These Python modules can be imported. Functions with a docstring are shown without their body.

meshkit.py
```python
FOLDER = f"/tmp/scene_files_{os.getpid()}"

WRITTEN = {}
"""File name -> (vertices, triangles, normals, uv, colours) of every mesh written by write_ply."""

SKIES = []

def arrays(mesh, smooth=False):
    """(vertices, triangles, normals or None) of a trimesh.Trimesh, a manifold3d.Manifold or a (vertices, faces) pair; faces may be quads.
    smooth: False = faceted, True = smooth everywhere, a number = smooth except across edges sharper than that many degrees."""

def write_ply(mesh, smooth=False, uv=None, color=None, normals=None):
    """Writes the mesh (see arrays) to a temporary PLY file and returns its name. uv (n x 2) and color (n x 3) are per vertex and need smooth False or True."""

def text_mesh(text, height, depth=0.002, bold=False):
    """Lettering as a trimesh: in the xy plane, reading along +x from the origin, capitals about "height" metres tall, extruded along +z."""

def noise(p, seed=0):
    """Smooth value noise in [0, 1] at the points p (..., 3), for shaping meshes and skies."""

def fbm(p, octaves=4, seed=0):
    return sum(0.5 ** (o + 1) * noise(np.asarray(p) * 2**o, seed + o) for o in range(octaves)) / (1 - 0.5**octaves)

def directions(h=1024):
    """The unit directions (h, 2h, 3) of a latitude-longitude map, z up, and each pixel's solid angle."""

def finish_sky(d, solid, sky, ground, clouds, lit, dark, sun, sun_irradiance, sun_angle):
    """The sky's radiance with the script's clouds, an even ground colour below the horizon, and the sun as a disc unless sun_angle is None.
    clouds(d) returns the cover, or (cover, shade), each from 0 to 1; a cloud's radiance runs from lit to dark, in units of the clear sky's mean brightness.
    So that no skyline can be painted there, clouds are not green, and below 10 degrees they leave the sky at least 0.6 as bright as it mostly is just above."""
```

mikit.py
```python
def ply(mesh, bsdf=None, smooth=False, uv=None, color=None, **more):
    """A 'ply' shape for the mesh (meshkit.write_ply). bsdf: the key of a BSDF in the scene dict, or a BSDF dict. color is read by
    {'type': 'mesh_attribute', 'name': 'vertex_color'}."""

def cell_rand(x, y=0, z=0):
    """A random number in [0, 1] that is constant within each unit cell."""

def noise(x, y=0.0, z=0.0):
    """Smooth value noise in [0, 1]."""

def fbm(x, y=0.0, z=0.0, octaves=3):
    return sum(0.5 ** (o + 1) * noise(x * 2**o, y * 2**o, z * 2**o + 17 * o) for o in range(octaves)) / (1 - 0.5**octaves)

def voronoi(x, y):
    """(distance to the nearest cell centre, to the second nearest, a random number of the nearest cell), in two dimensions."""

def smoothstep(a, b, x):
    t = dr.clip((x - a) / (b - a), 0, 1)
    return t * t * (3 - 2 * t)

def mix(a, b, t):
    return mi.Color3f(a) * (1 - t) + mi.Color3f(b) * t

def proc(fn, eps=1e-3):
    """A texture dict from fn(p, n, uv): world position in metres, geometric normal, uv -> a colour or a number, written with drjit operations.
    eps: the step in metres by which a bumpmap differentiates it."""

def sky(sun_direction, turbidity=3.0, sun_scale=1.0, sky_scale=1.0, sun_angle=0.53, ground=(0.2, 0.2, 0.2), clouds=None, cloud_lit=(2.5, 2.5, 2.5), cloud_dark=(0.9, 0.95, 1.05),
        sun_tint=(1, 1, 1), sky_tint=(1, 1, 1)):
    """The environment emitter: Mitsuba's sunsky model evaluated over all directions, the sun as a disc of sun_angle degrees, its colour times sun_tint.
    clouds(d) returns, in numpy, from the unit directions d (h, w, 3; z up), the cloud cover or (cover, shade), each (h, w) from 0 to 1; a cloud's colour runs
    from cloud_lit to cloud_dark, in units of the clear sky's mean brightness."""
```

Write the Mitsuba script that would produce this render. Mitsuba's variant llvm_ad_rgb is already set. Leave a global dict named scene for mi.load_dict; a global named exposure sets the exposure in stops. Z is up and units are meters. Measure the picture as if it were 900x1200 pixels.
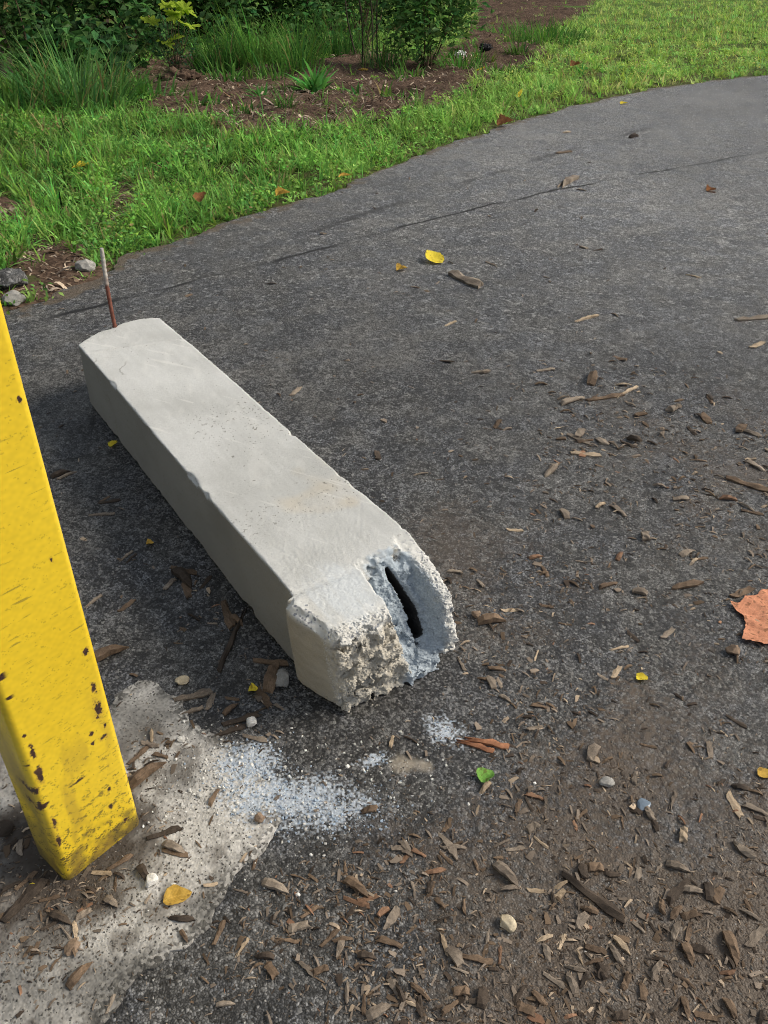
import math
import numpy as np, trimesh, shapely, scipy.spatial, drjit as dr, mitsuba as mi, mikit, meshkit
from mikit import noise, fbm, voronoi, cell_rand, smoothstep, mix, proc
T = mi.ScalarTransform4f
R = np.random.default_rng(7)
scene, labels = {}, {}

# ---------------------------------------------------------------- camera, light, exposure
FPX, CAMH, PITCH = 960.0, 1.45, math.atan(640 / 960)
CP, SP = math.cos(PITCH), math.sin(PITCH)
scene['camera'] = {'type': 'perspective', 'fov': 2 * math.degrees(math.atan(450 / FPX)), 'fov_axis': 'x', 'near_clip': 0.05, 'far_clip': 2000.0,
                   'to_world': T().look_at([0, 0, CAMH], [0, CP, CAMH - SP], [0, 0, 1])}
SUN = [0.80, 0.12, 0.60]
scene['sky_light'] = mikit.sky(SUN, turbidity=3, sun_scale=0.30, sun_angle=26, clouds=lambda d: 1.0, cloud_lit=(.50, .54, .60), sun_tint=(.88, .98, 1.16), ground=(0.1, 0.11, 0.09))
exposure = 3.55


def at(x, y, z=0.0):
    """The point of the ground (height z) that the photograph shows at pixel x, y of 900 x 1200."""
    u, v = (x - 450) / FPX, (600 - y) / FPX
    d = np.array([u, CP + v * SP, -SP + v * CP])
    t = (z - CAMH) / d[2]
    return np.array([d[0] * t, d[1] * t, z])


def tag(key, label=None, cat=None, group=None, kind=None):
    labels[key] = {k: v for k, v in (('label', label), ('category', cat), ('group', group), ('kind', kind)) if v}


def num(name):
    if name not in scene and not any(k.startswith(name + '__') for k in scene):
        return name
    k = 1
    while f'{name}_{k:03d}' in scene or any(q.startswith(f'{name}_{k:03d}__') for q in scene):
        k += 1
    return f'{name}_{k:03d}'


# ---------------------------------------------------------------- materials
def principled(color, rough=0.8, spec=0.3, **kw):
    return {'type': 'principled', 'base_color': color if isinstance(color, dict) else {'type': 'rgb', 'value': list(color)}, 'roughness': rough, 'specular': spec, **kw}


def bumped(b, fn, scale, eps=1e-3):
    return {'type': 'bumpmap', 'arbitrary': {**proc(fn, eps)}, 'scale': scale, 'bsdf': b}


def two(b):
    return {'type': 'twosided', 'bsdf': b}


def blob(p, c, a, b, ang=0.0, soft=1.0):
    """1 at the centre of a ground ellipse, 0 at its edge."""
    x, y = p.x - float(c[0]), p.y - float(c[1])
    ca, sa = math.cos(ang), math.sin(ang)
    return 1 - dr.sqrt(dr.square((x * ca + y * sa) / a) + dr.square((y * ca - x * sa) / b))


POW = [(at(345, 938), .17, .072, -.12), (at(290, 898), .08, .075, .5), (at(395, 952), .11, .045, .15), (at(520, 858), .045, .055, .9), (at(440, 890), .04, .02, .3)]


def powder(p):
    m = mi.Float(-1)
    for c, a, b, g in POW:
        m = dr.maximum(m, blob(p, c, a, b, g))
    n = fbm(p.x * 22, p.y * 22, 3.0, 3)
    fine = noise(p.x * 210, p.y * 210, 1.0)
    return smoothstep(0.08, 0.75, m * 1.0 + (n - .5) * .8 + (fine - .5) * 1.0)


def sand(p):
    m = dr.maximum(blob(p, at(275, 935), .075, .05), blob(p, at(480, 895), .07, .03))
    return smoothstep(0.0, 1.0, m + (fbm(p.x * 30, p.y * 30, 9.0, 3) - .5) * 1.6)


def brown_dirt(p):
    """Soil trodden over the asphalt, thickest to the lower right."""
    c = at(980, 1180)
    m = 1.05 - dr.sqrt(dr.square((p.x - float(c[0])) / .75) + dr.square((p.y - float(c[1])) / .62))
    c4 = at(940, 1130)
    m = dr.maximum(m, 1.15 - dr.sqrt(dr.square((p.x - float(c4[0])) / .30) + dr.square((p.y - float(c4[1])) / .26)))
    c2 = at(560, 690)
    m2 = .55 - dr.sqrt(dr.square((p.x - float(c2[0])) / .42) + dr.square((p.y - float(c2[1])) / .60)) * .75
    c3 = at(900, 560)
    m3 = .5 - dr.sqrt(dr.square((p.x - float(c3[0])) / .55) + dr.square((p.y - float(c3[1])) / .9)) * .7
    n = fbm(p.x * 5, p.y * 5, 2.0, 4) - .5
    f = noise(p.x * 130, p.y * 130, 7.0) - .5
    return dr.clip(smoothstep(-.15, .75, m + n * 1.3 + f * .5) + .5 * smoothstep(.0, .7, dr.maximum(m2, m3) + n * 1.4 + f * .6), 0, 1)


SEAM = [at(x, y)[:2] for x, y in ((-60, 398), (60, 372), (160, 345), (280, 316), (400, 285), (470, 267), (560, 243), (650, 224), (740, 206), (820, 192), (905, 175), (1000, 158))]
SEAM2 = [at(x, y)[:2] for x, y in ((240, 310), (330, 283), (430, 250), (520, 222), (600, 196), (680, 172), (760, 150))]


def seam_dist(p, pts):
    best = mi.Float(9)
    for a, b in zip(pts[:-1], pts[1:]):
        d = b - a
        t = dr.clip(((p.x - float(a[0])) * float(d[0]) + (p.y - float(a[1])) * float(d[1])) / float(d @ d), 0, 1)
        best = dr.minimum(best, dr.sqrt(dr.square(p.x - float(a[0]) - t * float(d[0])) + dr.square(p.y - float(a[1]) - t * float(d[1]))))
    return best


def asphalt_color(p, n, uv):
    d1, e1, r1 = voronoi(p.x * 190, p.y * 190)
    d2, e2, r2 = voronoi(p.x * 95 + 31, p.y * 95 + 7)
    big = fbm(p.x * 1.3, p.y * 1.3, 4.0, 4)
    mid = fbm(p.x * 9, p.y * 9, 1.0, 3)
    d0, e0, r0 = voronoi(p.x * 340 + 3, p.y * 340 + 11)
    g = 0.013 + 0.095 * r1 * r1 + .045 * r0 * r0 + 0.035 * (big - .5) + 0.030 * (mid - .5)
    g = g * (.35 + .65 * smoothstep(.05, .3, e1 - d1))
    d3, e3, r3 = voronoi(p.x * 47 + 13, p.y * 47 + 3)
    d4, e4, r4 = voronoi(p.x * 16 + 3, p.y * 13 + 9)
    g = g * (.50 + 1.1 * r3) * (.80 + .42 * r4) * (.75 + .5 * noise(p.x * 95, p.y * 95, 12.0))
    c = mix((1.15, 1.20, 1.31), (1.26, 1.26, 1.25), smoothstep(.3, .7, mid)) * dr.maximum(g, .012)
    stone = smoothstep(.62, .35, d2 + (noise(p.x * 420, p.y * 420, 6.0) - .5) * .5) * smoothstep(.935, .95, r2)
    c = mix(c, mix((.13, .13, .13), (.26, .26, .255), cell_rand(r2 * 9999)), stone * .65)
    fleck = smoothstep(.45, .25, d3) * smoothstep(.92, .94, r3) * smoothstep(2.2, 4.5, p.y)
    c = mix(c, (.30, .30, .30), fleck * .55)
    grit = smoothstep(.55, .3, d1) * smoothstep(.90, .95, r1)
    c = mix(c, mix((.14, .14, .14), (.30, .30, .295), r0), grit * .6)
    dust = smoothstep(.62, .80, fbm(p.x * 2.1 + 5, p.y * 2.1, 8.0, 4) * .6 + r1 * .45) * .30
    c = mix(c, (.15, .142, .132), dust)
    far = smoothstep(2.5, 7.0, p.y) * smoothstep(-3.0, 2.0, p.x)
    c = c * (1 + 1.1 * far)  # lighter towards the far right: brighter light and sheen painted into the colour
    bd = brown_dirt(p)
    dirt = mix((.050, .036, .026), (.12, .092, .068), fbm(p.x * 60, p.y * 60, 3.0, 3))
    c = mix(c, dirt, bd * .85)
    wp = mi.Point3f(p.x + (fbm(p.x * 5, p.y * 5, 2.0, 3) - .5) * .06, p.y + (fbm(p.x * 5, p.y * 5, 6.0, 3) - .5) * .10, 0.0)
    s = smoothstep(.024, .009, seam_dist(wp, SEAM)) * (.55 + .65 * smoothstep(.25, .5, noise(p.x * 4, p.y * 4, 8.0)))
    s = dr.maximum(s, .7 * smoothstep(.06, .01, seam_dist(wp, SEAM2)) * smoothstep(.3, .6, noise(p.x * 3, p.y * 3, 18.0)))
    c = mix(c, (.012, .012, .013), s * .88)
    cr = seam_dist(wp, EDGE) + (fbm(p.x * 14, p.y * 14, 3.0, 3) - .5) * .30
    c = mix(c, mix((.035, .027, .020), (.15, .115, .080), r1), smoothstep(.10, .0, cr) * .85)
    pw = powder(p)
    c = mix(c, mix((.35, .41, .49), (.58, .63, .69), noise(p.x * 300, p.y * 300, 3.0)), pw * .85)
    c = mix(c, (.40, .35, .28), sand(p) * .55)
    return c


def asphalt_bump(p, n, uv):
    d1, e1, r1 = voronoi(p.x * 190, p.y * 190)
    d2, e2, r2 = voronoi(p.x * 95 + 31, p.y * 95 + 7)
    return dr.minimum(e1 - d1, .5) * .55 * (.4 + r1) + dr.minimum(e2 - d2, .6) * .9 * r2 + fbm(p.x * 40, p.y * 40, 2.0, 2) * 1.2


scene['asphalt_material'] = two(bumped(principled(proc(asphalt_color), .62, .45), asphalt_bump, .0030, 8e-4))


PAD_PX = ((-200, 880), (-60, 850), (60, 845), (120, 838), (140, 812), (165, 800), (188, 802), (208, 818), (222, 848), (262, 870), (300, 900), (330, 925), (325, 965), (300, 1000), (272, 1030), (256, 1062), (240, 1092), (205, 1118), (172, 1138), (146, 1166), (118, 1196), (90, 1240), (20, 1320), (-200, 1300))
PAD_LINE = [at(x, y)[:2] for x, y in PAD_PX[1:-1]]


def pad_color(p, n, uv):
    a = fbm(p.x * 7, p.y * 7, 3.0, 4)
    b = noise(p.x * 230, p.y * 230, 1.0)
    d, e, r = voronoi(p.x * 170, p.y * 170)
    c = mix((.19, .186, .178), (.46, .45, .43), smoothstep(.25, .68, a))
    c = c * (.72 + .5 * b)
    c = mix(c, (.06, .055, .05), smoothstep(.5, .2, d) * smoothstep(.82, .9, r) * .8)
    c = mix(c, (.10, .09, .08), smoothstep(.52, .72, fbm(p.x * 19 + 4, p.y * 19, 5.0, 3)) * .65)
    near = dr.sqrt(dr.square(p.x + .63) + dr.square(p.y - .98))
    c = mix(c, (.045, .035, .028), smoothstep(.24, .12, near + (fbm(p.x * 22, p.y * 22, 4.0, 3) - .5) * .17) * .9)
    rim = seam_dist(p, PAD_LINE) + (a - .5) * .05
    c = mix(c, mix((.028, .028, .028), (.11, .108, .10), b), smoothstep(.045, .0, rim) * smoothstep(.25, .6, r) * .9)
    return mix(c, mix((.33, .40, .49), (.54, .60, .68), b), powder(p) * .8)


def pad_bump(p, n, uv):
    d, e, r = voronoi(p.x * 170, p.y * 170)
    return fbm(p.x * 60, p.y * 60, 1.0, 4) * 2.0 + dr.minimum(e - d, .4) * r


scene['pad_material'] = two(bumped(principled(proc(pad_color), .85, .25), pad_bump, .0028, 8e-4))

BA, BB, BO = np.array([.54, -.8417]), np.array([.8417, .54]), np.array([-1.162, 2.932])


def blk(p):
    x, y = p.x - float(BO[0]), p.y - float(BO[1])
    return x * .54 - y * .8417, x * .8417 + y * .54, p.z


def slot_dist(u, v):
    return dr.sqrt(dr.square((u - 1.835) / 1.5) + dr.square((v - .272) * 1.15))


def concrete_color(p, n, uv):
    u, v, z = blk(p)
    a = fbm(p.x * 5, p.y * 5, p.z * 5, 4)
    b = fbm(u * 9, v * 60, z * 60, 3)
    f = noise(p.x * 420, p.y * 420, p.z * 420)
    ag0 = noise(p.x * 90, p.y * 90, p.z * 90)
    pale = smoothstep(.60, .72, fbm(u * 8, v * 26 + u * 9, z * 26, 4)) * .2
    c = mix((.385, .392, .382), (.495, .505, .50), smoothstep(.25, .72, a * .75 + b * .25)) * (.90 + .2 * f)
    c = mix(c, (.60, .60, .58), pale)
    c = mix(c, (.50, .41, .27), smoothstep(.62, .8, fbm(p.x * 6 + 9, p.y * 6, p.z * 6, 3)) * smoothstep(.9, 1.6, u) * .35)
    pores = dr.maximum(smoothstep(.84, .88, noise(p.x * 170, p.y * 170, p.z * 170)) * smoothstep(.3, .7, noise(p.x * 9, p.y * 9, p.z * 9)), smoothstep(.90, .93, noise(p.x * 75, p.y * 75, p.z * 75)))
    hair = smoothstep(.012, .003, dr.abs(fbm(p.x * 4 + 2, p.y * 4, p.z * 4, 5) - .5)) * smoothstep(.55, .62, noise(p.x * 3, p.y * 3, 4.0))
    c = mix(c, (.20, .195, .18), hair * .6)
    scr = smoothstep(.70, .76, fbm(u * 6 + v * 5, v * 70 - u * 40, z * 9, 2))
    c = mix(c, (.62, .62, .60), scr * .35)
    c = mix(c, (.12, .115, .10), pores * .7)
    side = smoothstep(.5, .2, n.z)  # upright faces coloured darker, part ageing, part shade put into the colour
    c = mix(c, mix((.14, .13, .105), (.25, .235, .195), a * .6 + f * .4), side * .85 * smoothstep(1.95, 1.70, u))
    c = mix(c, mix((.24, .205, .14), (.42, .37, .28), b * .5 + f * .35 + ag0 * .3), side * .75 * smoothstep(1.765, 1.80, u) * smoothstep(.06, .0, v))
    # the broken end: pale mortar with dark and white aggregate
    brk = smoothstep(1.90, 1.93, u + (f - .5) * .02) * smoothstep(.22, .18, v)
    ag = noise(p.x * 75, p.y * 75, p.z * 75 + 3)
    c = mix(c, mix((.36, .335, .285), (.54, .515, .46), ag), brk)
    ag2 = noise(p.x * 150 + 5, p.y * 150, p.z * 150 + 3)
    lip = smoothstep(1.68, 1.80, u + (a - .5) * .2) * smoothstep(.29, .32, v)
    lip = dr.maximum(lip, smoothstep(1.87, 1.915, u + (ag - .5) * .06) * smoothstep(.215, .24, z) * smoothstep(.25, .2, v))
    lip = dr.maximum(lip, smoothstep(1.78, 1.80, u) * smoothstep(.022, .008, v + (ag - .5) * .03) * smoothstep(.225, .245, z))
    c = mix(c, (.60, .60, .58), lip * .8)
    c = mix(c, (.16, .175, .215), lip * smoothstep(.70, .78, ag2) * .8)
    # blue-grey grout round the socket and its dust on the top
    s = slot_dist(u, v) * .85 + (fbm(p.x * 35, p.y * 35, p.z * 35, 3) - .5) * .035
    blue = smoothstep(.092, .072, s) * smoothstep(.334, .316, v + (f - .5) * .016) * smoothstep(.165, .18, v + (z - .25) * -.25) * smoothstep(1.73, 1.76, u + (ag - .5) * .05)
    blue = dr.maximum(blue, smoothstep(.195, .215, v) * smoothstep(.335, .32, v) * smoothstep(.10, .085, z) * smoothstep(1.84, 1.86, u))
    c = mix(c, mix((.22, .27, .32), (.44, .50, .56), f * .5 + ag * .5), blue * .95)
    deep = (1.752 + (.25 - z) * .783 - u) * .787  # slot interior coloured near black by depth, standing in for shade
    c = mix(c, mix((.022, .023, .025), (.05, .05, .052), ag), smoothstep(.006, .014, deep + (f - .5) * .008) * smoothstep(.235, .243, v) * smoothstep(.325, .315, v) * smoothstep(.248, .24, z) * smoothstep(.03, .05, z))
    dusty = smoothstep(.13, .03, dr.sqrt(dr.square(u - 1.83) + dr.square((v - .11) * 1.2)) + (b - .5) * .16)
    return mix(c, (.60, .65, .70), dusty * .5 * (1 - blue) * smoothstep(.2, .25, z))


def concrete_bump(p, n, uv):
    return fbm(p.x * 130, p.y * 130, p.z * 130, 3)


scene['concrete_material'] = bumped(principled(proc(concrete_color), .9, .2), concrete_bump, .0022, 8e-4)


def soil_color(p, n, uv):
    a = fbm(p.x * 2, p.y * 2, 1.0, 4)
    b = fbm(p.x * 45, p.y * 45, 5.0, 3)
    return mix((.040, .026, .019), (.125, .085, .062), smoothstep(.25, .8, b * .65 + a * .35))


def thatch_color(p, n, uv):
    a = fbm(p.x * 3, p.y * 3, 1.0, 3)
    b = fbm(p.x * 40, p.y * 40, 5.0, 3)
    c = mix((.030, .024, .014), (.085, .070, .038), b)
    far = smoothstep(12.0, 28.0, p.y)
    return mix(c, mix((.035, .075, .014), (.06, .12, .02), a), .25 + .5 * far)


def soil_bump(p, n, uv):
    return fbm(p.x * 30, p.y * 30, 2.0, 4)


scene['soil_material'] = two(bumped(principled(proc(soil_color), .95, .1), soil_bump, .02))
scene['thatch_material'] = two(principled(proc(thatch_color), .95, .1))
ATTR = {'type': 'mesh_attribute', 'name': 'vertex_color'}
scene['blade_material'] = {'type': 'principledthin', 'base_color': ATTR, 'roughness': .48, 'diff_trans': .7, 'eta': 1.35}
scene['matte_material'] = two(principled(ATTR, .85, .2))


def wood(dark, light):
    def fn(p, n, uv):
        g = noise(uv.x * 14, uv.y * 150, 1.0) * .6 + noise(uv.x * 40, uv.y * 420, 4.0) * .4
        t = noise(p.x * 23, p.y * 23, 2.0)
        return mix(dark, light, dr.clip(g * .8 + (t - .5) * .8 + .1, 0, 1)) * (.8 + .4 * noise(p.x * 260, p.y * 260, p.z * 260))
    return two(principled(proc(fn), .8, .25))


scene['wood_grey'] = wood((.09, .072, .058), (.30, .25, .20))
scene['wood_brown'] = wood((.055, .038, .026), (.20, .14, .095))
scene['wood_dark'] = wood((.022, .017, .014), (.085, .065, .050))
scene['wood_pale'] = wood((.20, .15, .10), (.50, .40, .29))
scene['wood_orange'] = wood((.10, .058, .036), (.28, .165, .105))
scene['fresh_bark'] = wood((.15, .065, .035), (.42, .20, .11))


def rock(dark, light, s=60):
    def fn(p, n, uv):
        return mix(dark, light, fbm(p.x * s, p.y * s, p.z * s, 4)) * (.8 + .4 * noise(p.x * 400, p.y * 400, p.z * 400))
    return two(principled(proc(fn), .85, .25))


scene['stone_white'] = rock((.38, .37, .35), (.75, .74, .71))
scene['stone_brown'] = rock((.12, .085, .06), (.30, .22, .16))
scene['stone_grey'] = rock((.14, .14, .135), (.40, .39, .37))
scene['stone_tan'] = rock((.30, .24, .15), (.62, .55, .42))


def leafy(c1, c2, rough=.5, trans=.5):
    def fn(p, n, uv):
        y = dr.abs(uv.y)
        mid = smoothstep(.022, .006, y)
        rib = smoothstep(.12, .03, dr.abs((uv.x * 9 - y * 7) - dr.floor(uv.x * 9 - y * 7) - .5)) * .5
        c = mix(c1, c2, dr.clip(fbm(p.x * 70, p.y * 70, p.z * 70, 3) + dr.maximum(mid, rib) * .6, 0, 1))
        spot = smoothstep(.60, .70, fbm(p.x * 110 + 3, p.y * 110, p.z * 110, 3))
        return mix(c, (.13, .07, .035), spot * .6) * (.85 + .3 * noise(p.x * 330, p.y * 330, p.z * 330))
    return {'type': 'principledthin', 'base_color': proc(fn), 'roughness': rough, 'diff_trans': trans, 'eta': 1.4}


scene['leaf_yellow'] = leafy((.70, .52, .03), (.86, .72, .10))
scene['leaf_ochre'] = leafy((.42, .25, .04), (.72, .48, .12))
scene['leaf_rust'] = leafy((.16, .07, .035), (.36, .17, .08))
scene['leaf_salmon'] = leafy((.48, .20, .12), (.66, .32, .20), .8, .2)
scene['leaf_green'] = leafy((.14, .34, .06), (.26, .50, .12))
scene['leaf_lime'] = leafy((.34, .50, .04), (.50, .66, .10), .6, .9)

# ---------------------------------------------------------------- ground, path, pad, bed
EDGE_PX = ((-420, 480), (-200, 424), (-60, 386), (20, 362), (70, 347), (100, 334), (125, 315), (150, 302), (200, 284), (250, 268), (300, 251), (350, 235), (400, 219), (450, 197), (485, 184), (520, 171), (560, 157), (600, 144), (650, 130), (700, 118), (760, 105), (830, 95), (900, 88), (960, 84))
EDGE = [at(x, y)[:2] for x, y in EDGE_PX]
EDGE += [np.array([9.5, 15.2]), np.array([14, 16.0]), np.array([24, 16.2])]
ed = [EDGE[0]]
for a, b in zip(EDGE[:-1], EDGE[1:]):
    k = max(1, int(np.linalg.norm(b - a) / .035))
    ed += [a + (b - a) * t for t in np.arange(1, k + 1) / k]
ed = np.array(ed)
tn = np.gradient(ed, axis=0)
nr = np.stack([-tn[:, 1], tn[:, 0]], 1) / np.linalg.norm(tn, axis=1, keepdims=True)
q3 = np.c_[ed, ed[:, :1] * 0]
ed = ed + nr * ((meshkit.fbm(q3 * 3.0, 5, 3) - .5) * .22 + (meshkit.noise(q3 * 24, 8) - .5) * .03)[:, None]
PATH_POLY = shapely.Polygon(np.vstack([ed, [[24, -6], [-7, -6], [-7, ed[0][1]]]])).buffer(0)
shapely.prepare(PATH_POLY)
EDGE_TREE = scipy.spatial.cKDTree(ed)


def edge_dist(x, y):
    p = np.stack([np.ravel(x), np.ravel(y)], 1)
    return np.where(shapely.contains_xy(PATH_POLY, p[:, 0], p[:, 1]), 0, EDGE_TREE.query(p, workers=-1)[0]).reshape(np.shape(x))


def soft_height(x, y):
    """The lie of the land beyond the asphalt."""
    q = np.stack([x, y, x * 0], -1)
    d = edge_dist(x, y)
    k = np.clip(d / .5, 0, 1)
    return -.022 + k * ((meshkit.fbm(q * .9, 3, 4) - .5) * .22 + .03) + (meshkit.fbm(q * 7, 3, 5) - .5) * .035 * np.clip(d / .15, 0, 1)


def sheet(xs, ys, zf):
    X, Y = np.meshgrid(xs, ys, indexing='ij')
    Z = zf(X, Y)
    n, m = X.shape
    i = np.arange(n * m).reshape(n, m)
    f = np.stack([i[:-1, :-1], i[1:, :-1], i[1:, 1:], i[:-1, 1:]], -1).reshape(-1, 4)
    return np.stack([X, Y, Z], -1).reshape(-1, 3), f


gx = np.concatenate([[-600, -200, -80, -40], np.arange(-22, 26, .22), [40, 80, 200, 600]])
gy = np.concatenate([[-300, -60, -12], np.arange(-2, 3.4, .9), np.arange(3.4, 26, .13), np.arange(26, 60, 1.5), [80, 200, 700]])
V, F = sheet(gx, gy, soft_height)
inside = shapely.contains_xy(PATH_POLY.buffer(-.05), V[:, 0], V[:, 1])
V[inside, 2] = -.06
scene['ground'] = mikit.ply((V, F), 'thatch_material', True)
tag('ground', 'dark earth under the lawn and the woods edge', kind='structure')

pv, pf = trimesh.creation.triangulate_polygon(PATH_POLY, engine='earcut')
top = np.c_[pv, pv[:, :1] * 0]
ring = np.array(PATH_POLY.exterior.coords)[:-1]
k = len(ring)
if PATH_POLY.exterior.is_ccw is False:
    ring = ring[::-1]
jit = (meshkit.noise(np.c_[ring * 20, ring[:, :1] * 0], 2) - .5)[:, None] * .02
skirt_v = np.vstack([np.c_[ring, np.zeros(k)], np.c_[ring + jit, np.full(k, -.07)]])
ii, jj = np.arange(k), (np.arange(k) + 1) % k
skirt_f = np.vstack([np.stack([ii, ii + k, jj + k], 1), np.stack([ii, jj + k, jj], 1)])
path = trimesh.util.concatenate([trimesh.Trimesh(top, pf, process=False), trimesh.Trimesh(skirt_v, skirt_f, process=False)])
scene['asphalt_path'] = mikit.ply(path, 'asphalt_material')
tag('asphalt_path', 'dark grey worn asphalt path curving away to the upper right', kind='structure')

pp = np.array([at(x, y)[:2] for x, y in PAD_PX])
ps = shapely.Polygon(pp).buffer(.02).buffer(-.02).segmentize(.008)
pc = np.array(ps.exterior.coords)[:-1]
pc = pc + (np.stack([meshkit.fbm(np.c_[pc * 28, pc[:, :1] * 0], 4, 5), meshkit.fbm(np.c_[pc * 28, pc[:, :1] * 0], 4, 9)], 1) - .5) * .035
PAD = shapely.Polygon(pc).buffer(0)
pad = trimesh.creation.extrude_polygon(PAD, .018, engine='earcut')
pad.apply_translation([0, 0, -.0135])
scene['concrete_pad'] = mikit.ply(pad, 'pad_material')
tag('concrete_pad', 'pale sandy concrete footing patch round the yellow post', kind='structure')

BED_PX = ((150, 92), (168, 72), (230, 62), (300, 82), (370, 74), (420, 58), (480, 74), (535, 58), (556, 30), (556, 4), (620, -12), (700, -8), (690, 12), (640, 40), (645, 62), (612, 84), (578, 94), (558, 108), (537, 120), (502, 131), (472, 141), (432, 149), (396, 158), (380, 170), (330, 162), (282, 170), (260, 156), (213, 146), (170, 124))
BED = shapely.Polygon([at(x, y)[:2] for x, y in BED_PX]).buffer(0)
BARE = [shapely.Polygon([at(x, y)[:2] for x, y in q]).buffer(0) for q in (((-40, 366), (22, 352), (60, 346), (98, 334), (108, 306), (70, 292), (50, 276), (30, 290), (20, 322), (-20, 330)), ((-30, 268), (8, 262), (16, 248), (0, 240), (-30, 244)), ((120, 260), (150, 250), (165, 222), (140, 214)))]


def bed_mesh(poly, step, seed, lift):
    x0, y0, x1, y1 = poly.buffer(.2).bounds
    v, f = sheet(np.arange(x0, x1, step), np.arange(y0, y1, step * 1.2), lambda x, y: soft_height(x, y) + lift + (meshkit.fbm(np.stack([x, y, x * 0], -1) * 4, 4, seed) - .45) * .12 * np.clip(edge_dist(x, y) / .4, 0, 1))
    inn = shapely.contains_xy(poly.buffer(.12), v[:, 0], v[:, 1])
    return v, f[inn[f].all(1)]


scene['mulch_bed'] = mikit.ply(bed_mesh(BED, .05, 6, .025), 'soil_material', True)
tag('mulch_bed', 'bare brown soil and mulch strip behind the grass', kind='structure')
bm = [bed_mesh(b, .03, 7, .016) for b in BARE]
o, vs, fs = 0, [], []
for v, f in bm:
    vs.append(v); fs.append(f + o); o += len(v)
scene['bare_soil'] = mikit.ply((np.vstack(vs), np.vstack(fs)), 'soil_material', True)
tag('bare_soil', 'bare patches of brown soil at the crumbling asphalt edge', kind='structure')

# ---------------------------------------------------------------- concrete block: a distance field meshed by surface nets


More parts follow.
